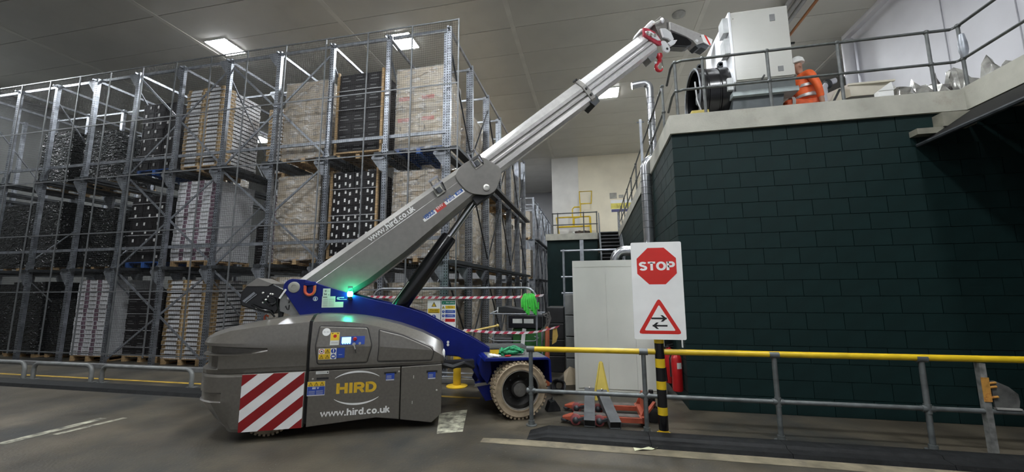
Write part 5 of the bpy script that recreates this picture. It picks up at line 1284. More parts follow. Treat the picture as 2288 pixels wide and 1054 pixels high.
channel((0.205, 5.11, 0.02), 'skewed grey hollow steel sleeve lying across the pallet truck, right of two', math.radians(11), math.radians(14))

# ================================================================ DUCTS
def duct(name, label, path, r, seams=0.14):
    t = thing(name, label, 'duct', (0, 0, 0))
    MB().tube(path, r, 18).build('duct_tube', STEELDUCT, t, True, angle=60)
    rings = MB()
    for a, b in zip(path, path[1:]):
        a, b = V(*a), V(*b); ln = (b - a).length
        if ln < 0.5: continue
        for k in range(1, int(ln / seams)):
            p = a + (b - a) * (k * seams / ln); d = (b - a).normalized()
            rings.lathe([(r + 0.001, -0.004), (r + 0.006, 0), (r + 0.001, 0.004)], p, d, 18, False)
    rings.build('spiral_seams', DKSTEEL, t, True)['kind'] = 'stuff'
    return t
def elbow(c, u, v, R, n=6, a0=0, a1=PI / 2):
    c, u, v = V(*c), V(*u), V(*v)
    return [tuple(c + u * R * math.cos(a0 + (a1 - a0) * k / n) + v * R * math.sin(a0 + (a1 - a0) * k / n)) for k in range(n + 1)]
dp = [(1.52, 8.3, 4.36)] + elbow((1.33, 8.3, 4.18), (0, 0, 1), (-1, 0, 0), 0.18) + [(1.15, 8.3, 2.66)] + elbow((0.95, 8.3, 2.66), (1, 0, 0), (0, 0, -1), 0.2) + elbow((0.66, 8.3, 2.26), (0, 0, 1), (-1, 0, 0), 0.2) + [(0.46, 8.3, 1.6)]
duct('spiral_duct', 'spiral steel duct running down the green block and bending behind the white cabinet', dp, 0.105)
up = [(1.52, 9.5, 4.33), (1.52, 9.5, 6.52)] + elbow((1.38, 9.5, 6.55), (1, 0, 0), (0, 0, 1), 0.14) + [(1.26, 9.5, 6.68), (1.10, 9.5, 6.66)]
duct('vent_cowl', 'upright steel vent pipe with a swept spout standing on the mezzanine edge', up, 0.085)
st_ = thing('strut_post', 'thin grey slotted strut standing beside the upright vent pipe', 'post', (1.29, 9.75, 4.33))
MB().box(-0.03, 0.03, -0.02, 0.02, 0, 1.55).build('strut', GALV, st_); MB().bar((-0.09, 0, 1.48), (0.09, 0, 1.48), 0.02, 0.03).build('strut_arm', DKSTEEL, st_)

# ================================================================ MEZZANINE RAILS
def rail_run(name, label, tops, posts, r=0.021, h=0.95, mid=0.46, z0=4.335, mat_=None):
    t = thing(name, label, 'handrail', (0, 0, 0))
    mat_ = mat_ or MEZZRAIL
    MB().tube([(x, y, z + h) for x, y, z in tops], r, 10).build('top_rail', mat_, t, True)
    MB().tube([(x, y, z + mid) for x, y, z in tops], r * 0.95, 10).build('mid_rail', mat_, t, True)
    for (x, y) in posts:
        p = MB().tube([(x, y, z0), (x, y, z0 + h)], r * 1.05, 10).build('post', mat_, t, True)
        for zz in (h, mid): MB().ball((x, y, z0 + zz), r * 1.72, (1, 1, 0.95), 10, 6).build('rail_knuckle', mat_, p, True)
        MB().lathe([(0.05, 0), (0.05, 0.01)], (x, y, z0), (0, 0, 1), 12).build('foot_flange', mat_, p, True)
    return t
z = 4.335
rail_run('handrail', 'dark tube handrail along the front edge of the mezzanine before the white unit',
         [(1.36, 6.75, z - 0.12), (1.36, 6.40, z - 0.02), (1.38, 6.28, z - 0.0), (1.50, 6.22, z), (5.05, 6.22, z), (5.09, 6.16, z), (5.09, -2, z)],
         [(1.40, 6.26), (1.80, 6.22), (2.72, 6.22), (3.66, 6.22), (4.77, 6.22), (5.09, 6.15), (5.09, 4.6), (5.09, 3.0)])
rail_run('handrail', 'dark tube handrail receding along the left edge of the mezzanine beside the duct', [(1.33, 7.0, z), (1.33, 19.0, z)], [(1.33, 7.0 + 1.5 * k) for k in range(9)])
gd = thing('guard_plate', 'grey sleeve wrapped round the mezzanine rail corner post at right', 'post sleeve', (5.09, 6.12, 4.80))
MB().lathe([(0.03, 0), (0.05, 0.1), (0.048, 0.2), (0.03, 0.34)], (0, 0, 0), (0, 0, 1), 10).build('sleeve', GALV, gd, True)

# ================================================================ AIR COOLER UNIT ON THE MEZZANINE
ac = thing('air_cooler', 'large white cooler unit with a black fan drum on its left end', 'cooler', (2.44, 6.78, 4.335))
D = 1.36
MB().box(0.02, 0.90, 0.0, D, 0.78, 2.05).build('casing', BOXWHITE, ac, bevel=0.012)
MB().prismx([(-0.012, 0.78), (-0.012, 2.055), (D, 2.055), (D, 0.03), (0.75, 0.03), (0.35, 0.42)], -0.012, 0.02).build('end_panel', mat('end_white', (0.74, 0.75, 0.78), 0.25, 0, 0.02, 2), ac, bevel=0.004)
MB().box(0.03, 0.905, -0.02, 0.0, 0.80, 0.99).build('lower_panel', BOXWHITE, ac, bevel=0.004)
MB().box(0.02, 0.91, 0.02, D, 0.62, 0.78).build('drip_gap', mat('gap_grey', (0.09, 0.1, 0.1), 0.5, 0.2), ac)
MB().box(-0.05, 0.93, -0.03, 0.25, 0.52, 0.60).build('pale_channel', mat('channel_pale', (0.30, 0.34, 0.34), 0.4, 0.2), ac)
MB().prism([(-0.10, 0.0), (0.66, 0.0), (0.74, 0.52), (-0.02, 0.52)], 0.05, D - 0.1).build('plinth', mat('plinth_grey', (0.07, 0.08, 0.085), 0.45, 0.2, 0.1), ac)
for z0, h_ in ((1.70, 0.28), (1.32, 0.28), (0.66, 0.22)):
    MB().prismx([(0.02, z0), (0.02, z0 + h_), (0.24, z0 + h_), (0.24, z0)], -0.10, -0.012).build('hinge_box', mat('hinge_grey', (0.42, 0.43, 0.43), 0.4, 0.1), ac, bevel=0.006)
MB().lathe([(0.03, 0), (0.03, 0.03)], (-0.10, 0.12, 0.77), (-1, 0, 0), 10).build('orange_plug', ORANGE, ac)
MB().box(0.62, 0.70, -0.006, 0.0, 1.80, 1.92).build('rating_plate', PGREY, ac); MB().box(0.66, 0.74, -0.026, -0.02, 0.88, 0.97).build('rating_plate', PGREY, ac)
MB().bar((0.40, -0.03, 0.77), (0.44, -0.05, 0.83), 0.03, 0.02).build('latch', BLACK, ac)
for x, zz in ((0.06, 1.93), (0.10, 0.92)): MB().cyl((x, -0.022, zz), (x, 0, zz), 0.008, 8).build('screw', SILVER, ac)
FC = (0.0, 0.58, 0.80)
MB().lathe([(0.50, 0.0), (0.52, 0.01), (0.52, 0.16), (0.505, 0.17), (0.505, 0.19), (0.52, 0.20), (0.52, 0.36), (0.505, 0.37), (0.505, 0.385), (0.53, 0.40), (0.545, 0.52), (0.53, 0.53), (0.49, 0.50), (0.48, 0.1)], FC, (-1, 0, 0), 40, False).build('fan_drum', BLACKGLOSS, ac, True)
MB().lathe([(0.53, 0.505), (0.555, 0.525), (0.54, 0.54), (0.52, 0.53)], FC, (-1, 0, 0), 40, False).build('fan_rim', mat('rim_grey', (0.25, 0.26, 0.28), 0.3, 0.5), ac, True)
MB().lathe([(0.12, 0.15), (0.12, 0.42), (0.09, 0.45)], FC, (-1, 0, 0), 18).build('fan_hub', DKSTEEL, ac, True)
for k in range(7):
    a = 2 * PI * k / 7; r_ = V(0, math.cos(a), math.sin(a)); q = V(0, -math.sin(a), math.cos(a)); c = V(*FC); x = V(-1, 0, 0)
    MB().loft([[c + r_ * 0.1 + q * 0.05 + x * 0.25, c + r_ * 0.1 - q * 0.05 + x * 0.38, c + r_ * 0.1 - q * 0.05 + x * 0.386, c + r_ * 0.1 + q * 0.05 + x * 0.256],
               [c + r_ * 0.46 + q * 0.11 + x * 0.28, c + r_ * 0.46 - q * 0.11 + x * 0.36, c + r_ * 0.46 - q * 0.11 + x * 0.366, c + r_ * 0.46 + q * 0.11 + x * 0.286]]).build('fan_blade', BLACK, ac)
MB().tube([(FC[0] - 0.54, FC[1] - 0.3, FC[2] + 0.2), (-0.56, 0.15, 0.6), (-0.5, 0.05, 0.2), (-0.35, 0.0, 0.05)], 0.014, 8).build('power_cable', mat('cable_grey', (0.28, 0.28, 0.28), 0.5), ac, True)
for x, zz in ((-0.40, 1.36), (-0.05, 1.36)): MB().lathe([(0.055, 0), (0.055, 0.05), (0.03, 0.05), (0.03, 0.0)], (x, 0.42, zz), (0, 1, 0), 14).build('lifting_lug', DKSTEEL, ac)
tb = thing('timber_block', 'yellow timber chock under the fan drum on the mezzanine edge', 'block', (1.78, 6.5, 4.335))
MB().box(-0.13, 0.13, -0.06, 0.06, 0, 0.2).build('chock', mat('yellow_timber', (0.50, 0.40, 0.10), 0.6), tb, bevel=0.005)

# ================================================================ PERSON kneeling behind the cooler
def skin_body(name, pts, edges, root, m, parent, sub=2):
    me = bpy.data.meshes.new(name); me.from_pydata([p[:3] for p in pts], edges, [])
    o = bpy.data.objects.new(name, me); COL.objects.link(o); o.parent = parent
    sk = o.modifiers.new('skin', 'SKIN'); sk.use_smooth_shade = True
    for i, p in enumerate(pts):
        v = me.skin_vertices[0].data[i]; v.radius = (p[3], p[4] if len(p) > 4 else p[3]); v.use_root = (i == root)
    sb = o.modifiers.new('sub', 'SUBSURF'); sb.levels = sub; sb.render_levels = sub
    me.materials.append(m)
    return o
SKIN = mat('skin', (0.42, 0.22, 0.15), 0.5, 0, 0.05, 12)
HIVIS = mat('hivis_orange', (0.85, 0.14, 0.03), 0.6, 0, 0.08, 8)
SILTAPE = mat('reflective_tape', (0.5, 0.5, 0.48), 0.3, 0.3, 0.05, 6)
pr = thing('person', 'person in orange hi-vis and white helmet kneeling behind the white cooler unit', 'person', (3.73, 7.36, 4.335), 0)
# local: faces -X ; one knee down, one foot forward
body_pts = [(0.06, 0, 0.50, 0.14, 0.15), (0.05, 0, 0.72, 0.13, 0.15), (0.02, 0, 0.90, 0.14, 0.17), (0.0, 0, 1.03, 0.10, 0.13), (-0.01, 0, 1.09, 0.055), (-0.03, 0, 1.15, 0.055), (-0.05, 0, 1.23, 0.085, 0.075), (-0.05, 0, 1.31, 0.08, 0.075),
            (0.03, -0.20, 1.00, 0.06), (0.09, -0.27, 0.74, 0.048), (0.14, -0.24, 0.50, 0.038), (0.15, -0.235, 0.42, 0.035),
            (0.0, 0.20, 1.00, 0.06), (-0.06, 0.25, 0.76, 0.048), (-0.20, 0.20, 0.62, 0.038), (-0.25, 0.19, 0.57, 0.034),
            (0.02, -0.10, 0.46, 0.10), (-0.36, -0.16, 0.52, 0.075), (-0.37, -0.16, 0.12, 0.05), (-0.37, -0.16, 0.05, 0.045), (-0.49, -0.16, 0.04, 0.04),
            (0.04, 0.10, 0.44, 0.10), (-0.05, 0.13, 0.09, 0.07), (0.34, 0.13, 0.07, 0.05), (0.44, 0.13, 0.06, 0.04)]
body_e = [(0, 1), (1, 2), (2, 3), (3, 4), (4, 5), (5, 6), (6, 7), (3, 8), (8, 9), (9, 10), (10, 11), (3, 12), (12, 13), (13, 14), (14, 15), (0, 16), (16, 17), (17, 18), (18, 19), (19, 20), (0, 21), (21, 22), (22, 23), (23, 24)]
skin_body('body', body_pts, body_e, 0, SKIN, pr)
jk = [(0.06, 0, 0.50, 0.155, 0.165), (0.05, 0, 0.72, 0.15, 0.17), (0.02, 0, 0.90, 0.155, 0.185), (0.0, 0, 1.035, 0.105, 0.14), (0.03, -0.20, 1.00, 0.075), (0.09, -0.27, 0.74, 0.06), (0.14, -0.24, 0.52, 0.05), (0.0, 0.20, 1.00, 0.075), (-0.06, 0.25, 0.76, 0.06), (-0.19, 0.205, 0.63, 0.05)]
skin_body('jacket', jk, [(0, 1), (1, 2), (2, 3), (3, 4), (4, 5), (5, 6), (3, 7), (7, 8), (8, 9)], 0, HIVIS, pr)
tr = [(0.05, 0, 0.48, 0.15, 0.16), (0.02, -0.10, 0.45, 0.115), (-0.36, -0.16, 0.52, 0.09), (-0.37, -0.16, 0.14, 0.065), (0.04, 0.10, 0.43, 0.115), (-0.05, 0.13, 0.095, 0.085), (0.32, 0.13, 0.08, 0.065)]
skin_body('trousers', tr, [(0, 1), (1, 2), (2, 3), (0, 4), (4, 5), (5, 6)], 0, mat('hivis_dark', (0.62, 0.10, 0.03), 0.65, 0, 0.15, 9), pr)
for z_ in (0.62, 0.80): MB().lathe([(0.172, 0), (0.174, 0.05)], (0.05, 0, z_), (0, 0, 1), 20, False).build('reflective_band', SILTAPE, pr, True)
MB().lathe([(0.10, -0.05), (0.10, 0.0)], (-0.30, -0.155, 0.51), (-1, 0, 0), 14, False).build('leg_band', SILTAPE, pr, True)
hm = MB().lathe([(0.112, 0), (0.112, 0.03), (0.10, 0.08), (0.06, 0.12), (0.0, 0.13)], (-0.05, 0, 1.29), (-0.06, 0, 1), 18); hm.loft([[(-0.15, -0.07, 1.285), (-0.15, 0.07, 1.285), (-0.15, 0.07, 1.297), (-0.15, -0.07, 1.297)], [(-0.21, -0.045, 1.272), (-0.21, 0.045, 1.272), (-0.21, 0.045, 1.28), (-0.21, -0.045, 1.28)]])
hm.build('helmet', WHITE, pr, True)
MB().ball((-0.138, 0, 1.215), 0.018, (1.2, 0.7, 1.2)).build('nose', SKIN, pr, True)
for sy in (-1, 1):
    MB().ball((-0.125, sy * 0.033, 1.245), 0.011).build('eye', WHITE, pr, True); MB().ball((-0.04, sy * 0.082, 1.225), 0.025, (0.7, 0.4, 1.2)).build('ear', SKIN, pr, True)
MB().box(-0.134, -0.120, -0.025, 0.025, 1.165, 1.173).build('mouth', mat('lips', (0.3, 0.12, 0.1), 0.5), pr)
for (hx, hy, hz, dx) in ((0.155, -0.235, 0.40, 0.3), (-0.255, 0.188, 0.56, -0.6)):
    h_ = MB()
    d = V(dx, 0, -1 if dx > 0 else -0.1).normalized()
    sd = V(0, 1, 0)
    c = V(hx, hy, hz)
    h_.ball(c + d * 0.03, 0.042, (1, 0.9, 1))
    for k in range(4): h_.tube([c + d * 0.05 + sd * (-0.03 + k * 0.02), c + d * (0.095 + 0.008 * (k in (1, 2))) + sd * (-0.032 + k * 0.021), c + d * (0.125 + 0.01 * (k in (1, 2))) + sd * (-0.03 + k * 0.02) + V(-0.015, 0, -0.01)], [0.0105, 0.009, 0.007], 6)
    h_.tube([c + d * 0.02 + sd * 0.035, c + d * 0.06 + sd * 0.06, c + d * 0.085 + sd * 0.062], [0.012, 0.01, 0.008], 6)
    h_.build('hand', SKIN, pr, True)

# ================================================================ DEBRIS ON THE MEZZANINE
PANC = mat('panel_cream', (0.58, 0.54, 0.44), 0.5, 0, 0.05, 3)
ip = thing('insulated_panel', 'cream insulated panel offcut lying tilted on the mezzanine', 'panel', (4.12, 7.0, 4.335))
MB().add([(0.10, 0.0, 0.44), (0.70, 0.05, 0.46), (0.70, 0.65, 0.62), (0.10, 0.6, 0.60), (0.10, 0.0, 0.66), (0.72, 0.05, 0.66), (0.72, 0.65, 0.82), (0.10, 0.6, 0.80)], [(0, 3, 2, 1), (4, 5, 6, 7), (0, 1, 5, 4), (1, 2, 6, 5), (2, 3, 7, 6), (3, 0, 4, 7)]).build('panel_skin', PANC, ip)
MB().box(0.08, 0.73, -0.015, 0.02, 0.63, 0.66).build('panel_edge', PANC, ip)
MB().box(0.12, 0.70, 0.05, 0.5, 0.22, 0.42).build('panel_shade', mat('core_shadow', (0.12, 0.11, 0.09), 0.7), ip)  # dark block paints the shade beneath the tilted panel
ip2 = thing('insulated_panel', 'narrow cream panel strip leaning beside the tilted panel offcut', 'panel', (3.92, 6.9, 4.335))
MB().bar((-0.10, 0.0, 0.10), (0.28, 0.3, 0.60), 0.18, 0.05, (0, 1, 0)).build('strip_panel', PANC, ip2); MB().bar((-0.12, -0.02, 0.14), (0.26, 0.28, 0.66), 0.03, 0.02, (0, 1, 0)).build('strip_edge', DKSTEEL, ip2)
FOIL = mat('torn_foil', (0.36, 0.355, 0.33), 0.25, 0.55, 0.45, 5, bump=0.9, bscale=7)
FOILD = mat('torn_lining', (0.07, 0.065, 0.06), 0.5, 0.1, 0.5, 6, bump=0.8, bscale=9)
def scrap(label, loc, sx, sy, sz, seed, m, flat=False):
    t = thing('torn_sheet', label, 'scrap sheet', loc, 0, 'torn insulation scraps on the mezzanine')
    rr = random.Random(seed); nx_, ny_ = 9, 6; P = []; F = []
    for j in range(ny_):
        for i in range(nx_):
            u, v = i / (nx_ - 1), j / (ny_ - 1)
            hgt = sz * (math.sin(PI * u) ** 0.7) * (0.35 + 0.65 * v) * rr.uniform(0.65, 1.1)
            P.append((sx * (u - 0.5) + rr.uniform(-0.03, 0.03), sy * (v - 0.5) + rr.uniform(-0.04, 0.04), hgt if not flat else sz * v * rr.uniform(0.9, 1.1)))
    for j in range(ny_ - 1):
        for i in range(nx_ - 1): F.append((j * nx_ + i, j * nx_ + i + 1, (j + 1) * nx_ + i + 1, (j + 1) * nx_ + i))
    b = MB().add(P, F); o = b.build('sheet', m, t, recalc=False)
    so = o.modifiers.new('thick', 'SOLIDIFY'); so.thickness = 0.006
    return t
scrap('crumpled grey torn sheet heaped right of the cream panel offcut', (4.98, 7.0, 4.335), 0.36, 0.5, 0.74, 3, FOIL)
scrap('domed silver foil heap left of the mezzanine corner post', (5.30, 7.0, 4.335), 0.42, 0.6, 0.82, 5, FOIL)
scrap('dark torn lining sheet standing beside the domed silver foil heap', (5.56, 7.1, 4.335), 0.25, 0.3, 0.88, 8, FOILD)
scrap('tall creased foil sheet behind the mezzanine corner post', (5.70, 6.9, 4.335), 0.30, 0.5, 0.90, 21, FOIL)
scrap('silver foil cone right of the mezzanine corner post', (5.86, 6.5, 4.335), 0.40, 0.5, 0.76, 11, FOIL)
scrap('low strip of torn foil along the right-hand balcony edge', (5.55, 5.7, 4.335), 0.5, 0.9, 0.36, 14, FOIL)
scrap('second low strip of torn foil on the balcony, nearest the right edge of the view', (5.5, 4.9, 4.335), 0.5, 0.8, 0.34, 15, FOIL)
wg = thing('foam_wedge', 'white triangular foam offcut on the mezzanine edge before the grey sheet', 'foam offcut', (4.46, 6.62, 4.335))
MB().prism([(-0.13, 0.30), (0.07, 0.30), (0.05, 0.43)], -0.05, 0.06).prism([(-0.12, 0.0), (0.06, 0.0), (0.07, 0.30), (-0.13, 0.30)], -0.04, 0.05).build('wedge', WHITE, wg)
lb = thing('white_block', 'small white block lying on the torn foil at the right-hand balcony', 'block', (5.42, 5.62, 4.58))
MB().box(-0.05, 0.05, -0.05, 0.05, 0, 0.14).build('block_body', WHITE, lb, bevel=0.02)

# ================================================================ PIPES UNDER THE CEILING AND ON THE RIGHT WALL
for q, (x, lab) in enumerate(((4.78, 'left-most grey pipe of three under the ceiling above the white unit'), (4.95, 'middle grey pipe of three under the ceiling above the white unit'), (5.10, 'right-most grey pipe of three under the ceiling beside the orange pipe'))):
    p = thing('ceiling_pipe', lab, 'pipe', (x, 0, 8.40), 0, 'grey pipes under the ceiling')
    MB().tube([(0, -6, 0), (0, 20.0, 0)], 0.05, 10).build('pipe_tube', mat('pipe_grey', (0.30, 0.30, 0.30), 0.5), p, True)
p = thing('orange_pipe', 'single orange pipe slung under the ceiling right of the grey pipes', 'pipe', (5.36, 0, 8.36))
MB().tube([(0, -6, 0), (0, 20.0, 0)], 0.035, 10).build('pipe_tube', mat('pipe_orange', (0.34, 0.14, 0.05), 0.5), p, True)
MB().box(-0.55, 0.35, 11.4, 11.45, 0.045, 0.09).build('pipe_hanger', DKSTEEL, p)
wp = thing('wall_pipe', 'thick white vertical pipe at the far end of the right wall', 'pipe', (6.98, 11.45, 4.335))
MB().tube([(0, 0, 0), (0, 0, 3.98)], 0.13, 16).build('pipe_tube', WALLWHITE, wp, True); MB().lathe([(0.15, 0), (0.15, 0.05)], (0, 0, 3.0), (0, 0, 1), 16).build('pipe_collar', WALLWHITE, wp, True)
dv = thing('drain_pipe', 'thinner pale pipe with a dark valve left of the thick white pipe', 'pipe', (6.55, 11.9, 4.335))
MB().tube([(0, 0, 0), (0, 0, 2.9), (0.1, 0, 3.05), (0.3, 0, 3.1)], 0.08, 14).build('pipe_tube', WALLWHITE, dv, True); MB().lathe([(0.12, 0), (0.14, 0.05), (0.12, 0.1)], (0.05, 0, 3.0), (1, 0, 0.5), 14).build('valve', DKSTEEL, dv, True)
rb_ = thing('far_rail', 'thin dark rail crossing behind the person on the mezzanine', 'rail', (0, 0, 0))
MB().tube([(5.2, 12.3, 7.02), (6.32, 12.3, 7.08), (6.38, 12.3, 7.0), (6.38, 12.3, 4.335)], 0.03, 8).build('rail_tube', DKSTEEL, rb_, True); MB().tube([(5.2, 12.3, 6.75), (6.3, 12.3, 6.8)], 0.05, 8).build('lower_tube', DKSTEEL, rb_, True)
sd_ = thing('smoke_detector', 'small round detector on the ceiling above the crane tip', 'detector', (2.36, 9.75, CEIL))
MB().lathe([(0.16, 0), (0.16, 0.03), (0.10, 0.07), (0.05, 0.09)], (0, 0, 0), (0, 0, -1), 18).build('detector_body', mat('detector_grey', (0.3, 0.3, 0.28), 0.5), sd_, True)

# ================================================================ CEILING LIGHTS
GLOW = emit('panel_glow', (0.93, 0.97, 1.0), PANEL_EMIT)
def panel(x, y, label):
    t = thing('ceiling_light', label, 'ceiling light', (x, y, CEIL), 0, 'square ceiling lights')
    b = MB().box(-0.35, 0.35, -0.35, 0.35, -0.02, 0.0); b.build('frame', mat('light_frame', (0.6, 0.6, 0.6), 0.4), t)
    MB().box(-0.325, 0.325, -0.325, 0.325, -0.028, -0.02).build('diffuser', GLOW, t)
LBL = ['square ceiling light above the left part of the racking', 'square ceiling light above the racking corner', 'square ceiling light seen below the boom, far down the aisle']
for (x, y), l in zip(PANELS, LBL): panel(x, y, l)
for k, (x, y) in enumerate(PANELS_ADDED): panel(x, y, 'square ceiling light added outside the view, %s' % ['over the boom tip', 'over the camera', 'over the crane', 'over the crane tail', 'over the far left floor', 'over the near balcony', 'behind the camera', 'beyond the far left uprights', 'by the far left wall'][k])
for k, (x, y) in enumerate(PANELS_FAR): panel(x, y, 'square ceiling light hidden behind the racking or mezzanine, %s' % ['over the racking middle', 'over the racking left', 'over the mezzanine', 'over the racking back', 'over the far left racking'][k])

# ================================================================ FAR PLATFORM, STAIR, GATE
rail_run('handrail', 'grey tube handrail along the far raised platform before the yellow gate', [(-1.85, 18.95, z), (0.27, 18.95, z)], [(-1.85, 18.95), (-1.6, 18.95), (-0.35, 18.95), (0.27, 18.95)], 0.028, 1.02, 0.45)
sr = thing('steel_stair', 'dark steel stair climbing to the far mezzanine between two sloping handrails', 'stair', (0.36, 18.9, 4.335))
n = 12; rise = 0.19; go = 0.26
for k in range(n):
    MB().box(0.03, 0.87, -go * (k + 1), -go * k + 0.03, -rise * k - 0.045, -rise * k).build('tread', mat('tread_dark', (0.05, 0.052, 0.055), 0.5, 0.3), sr)
    MB().box(0.03, 0.87, -go * k - 0.005, -go * k + 0.005, -rise * (k + 1), -rise * k - 0.045).build('riser', BLACK, sr)
for x in (0.0, 0.88): MB().bar((x, 0, -0.1), (x, -go * n, -rise * n - 0.1), 0.03, 0.25).build('stringer', GALV, sr)
for x in (0.0, 0.9):
    for h_ in (0.95, 0.5): MB().tube([(x, 0, h_), (x, -go * n, -rise * n + h_)], 0.026, 8).build('stair_rail', GALV, sr, True)
    for k in (0, 4, 8, 12): MB().tube([(x, -go * k, -rise * k), (x, -go * k, -rise * k + 0.95)], 0.024, 8).build('stair_post', GALV, sr, True)
yg = thing('pallet_gate', 'yellow up-and-over pallet gate standing on the far platform', 'gate', (-1.7, 19.4, 4.335))
def yt(nm, *ps, r=0.035): MB().tube(ps, r, 8).build(nm, YELLOW, yg, True)
yt('gate_rail', (0, 0, 0.9), (1.65, 0, 0.9)); yt('gate_rail', (0, 0, 0.42), (1.7, 0, 0.42), r=0.045); yt('gate_leg', (0.0, 0, 0.9), (0.12, 0, 0)); yt('gate_leg', (0.06, 0, 0.9), (0.06, 0, 0.0)); yt('gate_leg', (1.65, 0, 0.9), (1.68, 0, 0.0), r=0.05)
yt('gate_upright', (0.85, 0, 0.42), (0.85, 0, 0.85), r=0.06); yt('gate_arm', (0.80, 0, 0.9), (0.80, 0, 1.3), (0.90, 0, 1.4), (1.2, 0, 1.4)); yt('gate_arm', (0.90, 0, 0.85), (1.2, 0, 0.88), (1.2, 0, 1.6))
yt('gate_frame', (1.18, 0.2, 1.6), (1.16, 0.3, 2.25), (1.78, 0.3, 2.25), (1.74, 0.3, 1.62), (1.18, 0.2, 1.6))
rgs = thing('rag_heap', 'dark brown rags dumped on the far platform before the yellow gate', 'rags', (-0.7, 19.05, 4.335))
for k in range(5): MB().ball((k * 0.13, 0.02 * (k % 2), 0.07), 0.1, (1.3, 0.8, 0.7 + 0.25 * (k % 2))).build('rag', mat('rag_brown', (0.05, 0.035, 0.025), 0.8, 0, 0.5, 9), rgs, True)
MB().ball((-0.12, 0, 0.06), 0.07, (1.2, 0.8, 0.8)).build('pale_rag', OFFWHITE, rgs, True)
ws = thing('wall_sign', 'yellow and white notice board on the far cream wall by the stair', 'sign', (1.02, 20.185, 5.55))
b = MB().box(0, 1.1, 0, 0.012, 0, 0.62); b.plane((0, 0, 0), (1, 0, 0), (0, 0, 1)); b.mi(1).rect2(0.0, 1.1, 0.16, 0.45, 0.002); b.mi(2).rect2(0.02, 1.05, 0.0, 0.14, 0.002); b.mi(3).text2('Insite', 0.3, 0.85, 0.2, 0.38, 0.004, 0.0)
b.build('notice_board', [WHITE, mat('notice_yellow', (0.62, 0.55, 0.10), 0.5), mat('notice_navy', (0.05, 0.05, 0.14), 0.5), mat('notice_ink', (0.25, 0.20, 0.03), 0.5)], ws, recalc=False)
wv_ = thing('wall_vent', 'grey louvre vent on the far cream wall above the notice board', 'vent', (0.98, 20.18, 6.25))
MB().box(0, 0.35, 0, 0.02, 0, 0.3).box(0.45, 0.7, 0, 0.02, 0.02, 0.18).build('vent_plate', mat('vent_grey', (0.36, 0.35, 0.31), 0.6), wv_)
for k in range(5): MB().box(0.02, 0.33, -0.012, 0, 0.03 + k * 0.055, 0.055 + k * 0.055).build('louvre', MATS['vent_grey'], wv_)

# ---- grey access frame and lockers left of the white cabinet
fr = thing('access_frame', 'grey tube frame rising behind the left edge of the white cabinet', 'frame', (-0.62, 8.6, 0))
MB().tube([(0, 0, 0), (0, 0, 2.55)], 0.025, 8).build('frame_post', GALV, fr, True); MB().box(0.36, 0.44, -0.02, 0.02, 0, 2.75).build('slotted_post', GALV, fr)
for z_ in (2.52, 1.95, 1.6): MB().tube([(-0.06, 0, z_), (1.5, 0, z_)], 0.022, 8).build('frame_rail', GALV, fr, True)
lk = thing('grey_locker', 'stack of grey plastic crates standing between cabinet and aisle', 'locker', (-0.55, 7.7, 0))
for k in range(4): MB().box(0, 0.32, 0, 0.5, k * 0.40, k * 0.40 + 0.385).build('locker_box', mat('locker_grey', (0.14, 0.145, 0.14), 0.5, 0, 0.1), lk, bevel=0.01)

# ================================================================ BARRIER, TAPE, WARNING BOARDS, TROLLEY
tbx = thing('pedestrian_barrier', 'long galvanised tube pedestrian barrier standing behind the crane', 'barrier', (-2.55, 6.9, 0))
def arc_end(sx, x, ztop, r): return [(x + sx * r * math.sin(a), 0, ztop - r + r * math.cos(a)) for a in [k * PI / 8 for k in range(5)]]
MB().tube([(-1.60, 0, 0.14), (-1.60, 0, 1.5)] + [(-1.60 + 0.2 - 0.2 * math.cos(a), 0, 1.52 + 0.2 * math.sin(a)) for a in [k * PI / 8 for k in range(5)]] + arc_end(1, 1.36, 1.72, 0.2) + [(1.56, 0, 0.14), (-1.60, 0, 0.14)], 0.021, 8).build('barrier_frame', GALV, tbx, True)
MB().tube([(-1.60, 0, 0.95), (1.56, 0, 0.95)], 0.012, 8).build('barrier_rail', GALV, tbx, True)
for x in (-1.3, 1.25): MB().tube([(x, -0.28, 0.02), (x, -0.2, 0.10), (x, 0.2, 0.10), (x, 0.28, 0.02)], 0.018, 8).build('barrier_foot', GALV, tbx, True)
def tape(label, pts, wd=0.042):
    t = thing('barrier_tape', label, 'tape', (0, 0, 0), 0, 'red and white barrier tapes')
    n = len(pts); k = 0; br_ = MB(); bw = MB()
    for a, b in zip(pts, pts[1:]):
        a, b = V(*a), V(*b); ln = (b - a).length; m = max(1, int(ln / 0.065))
        for i in range(m):
            p, q = a + (b - a) * (i / m), a + (b - a) * ((i + 1) / m)
            tgt = br_ if k % 2 else bw; sk = V(0.02, 0, 0)
            tgt.add([p - V(0, 0, wd / 2) - sk, q - V(0, 0, wd / 2) - sk, q + V(0, 0, wd / 2) + sk, p + V(0, 0, wd / 2) + sk, p - V(0, -0.002, wd / 2) - sk, q - V(0, -0.002, wd / 2) - sk, q + V(0, 0.002, wd / 2) + sk, p + V(0, 0.002, wd / 2) + sk], [(0, 1, 2, 3), (7, 6, 5, 4), (0, 4, 5, 1), (1, 5, 6, 2), (2, 6, 7, 3), (3, 7, 4, 0)]); k += 1
    bw.build('white_stripe', mat('tape_white', (0.74, 0.66, 0.67), 0.35), t, recalc=False)['kind'] = 'stuff'; br_.build('red_stripe', mat('tape_red', (0.50, 0.06, 0.10), 0.35), t, recalc=False)['kind'] = 'stuff'
tape('upper red and white tape strung across the barrier behind the crane', [(-4.25, 6.84, 1.57), (-3.4, 6.84, 1.555), (-2.4, 6.84, 1.55), (-1.4, 6.84, 1.555), (-0.86, 6.84, 1.585)])
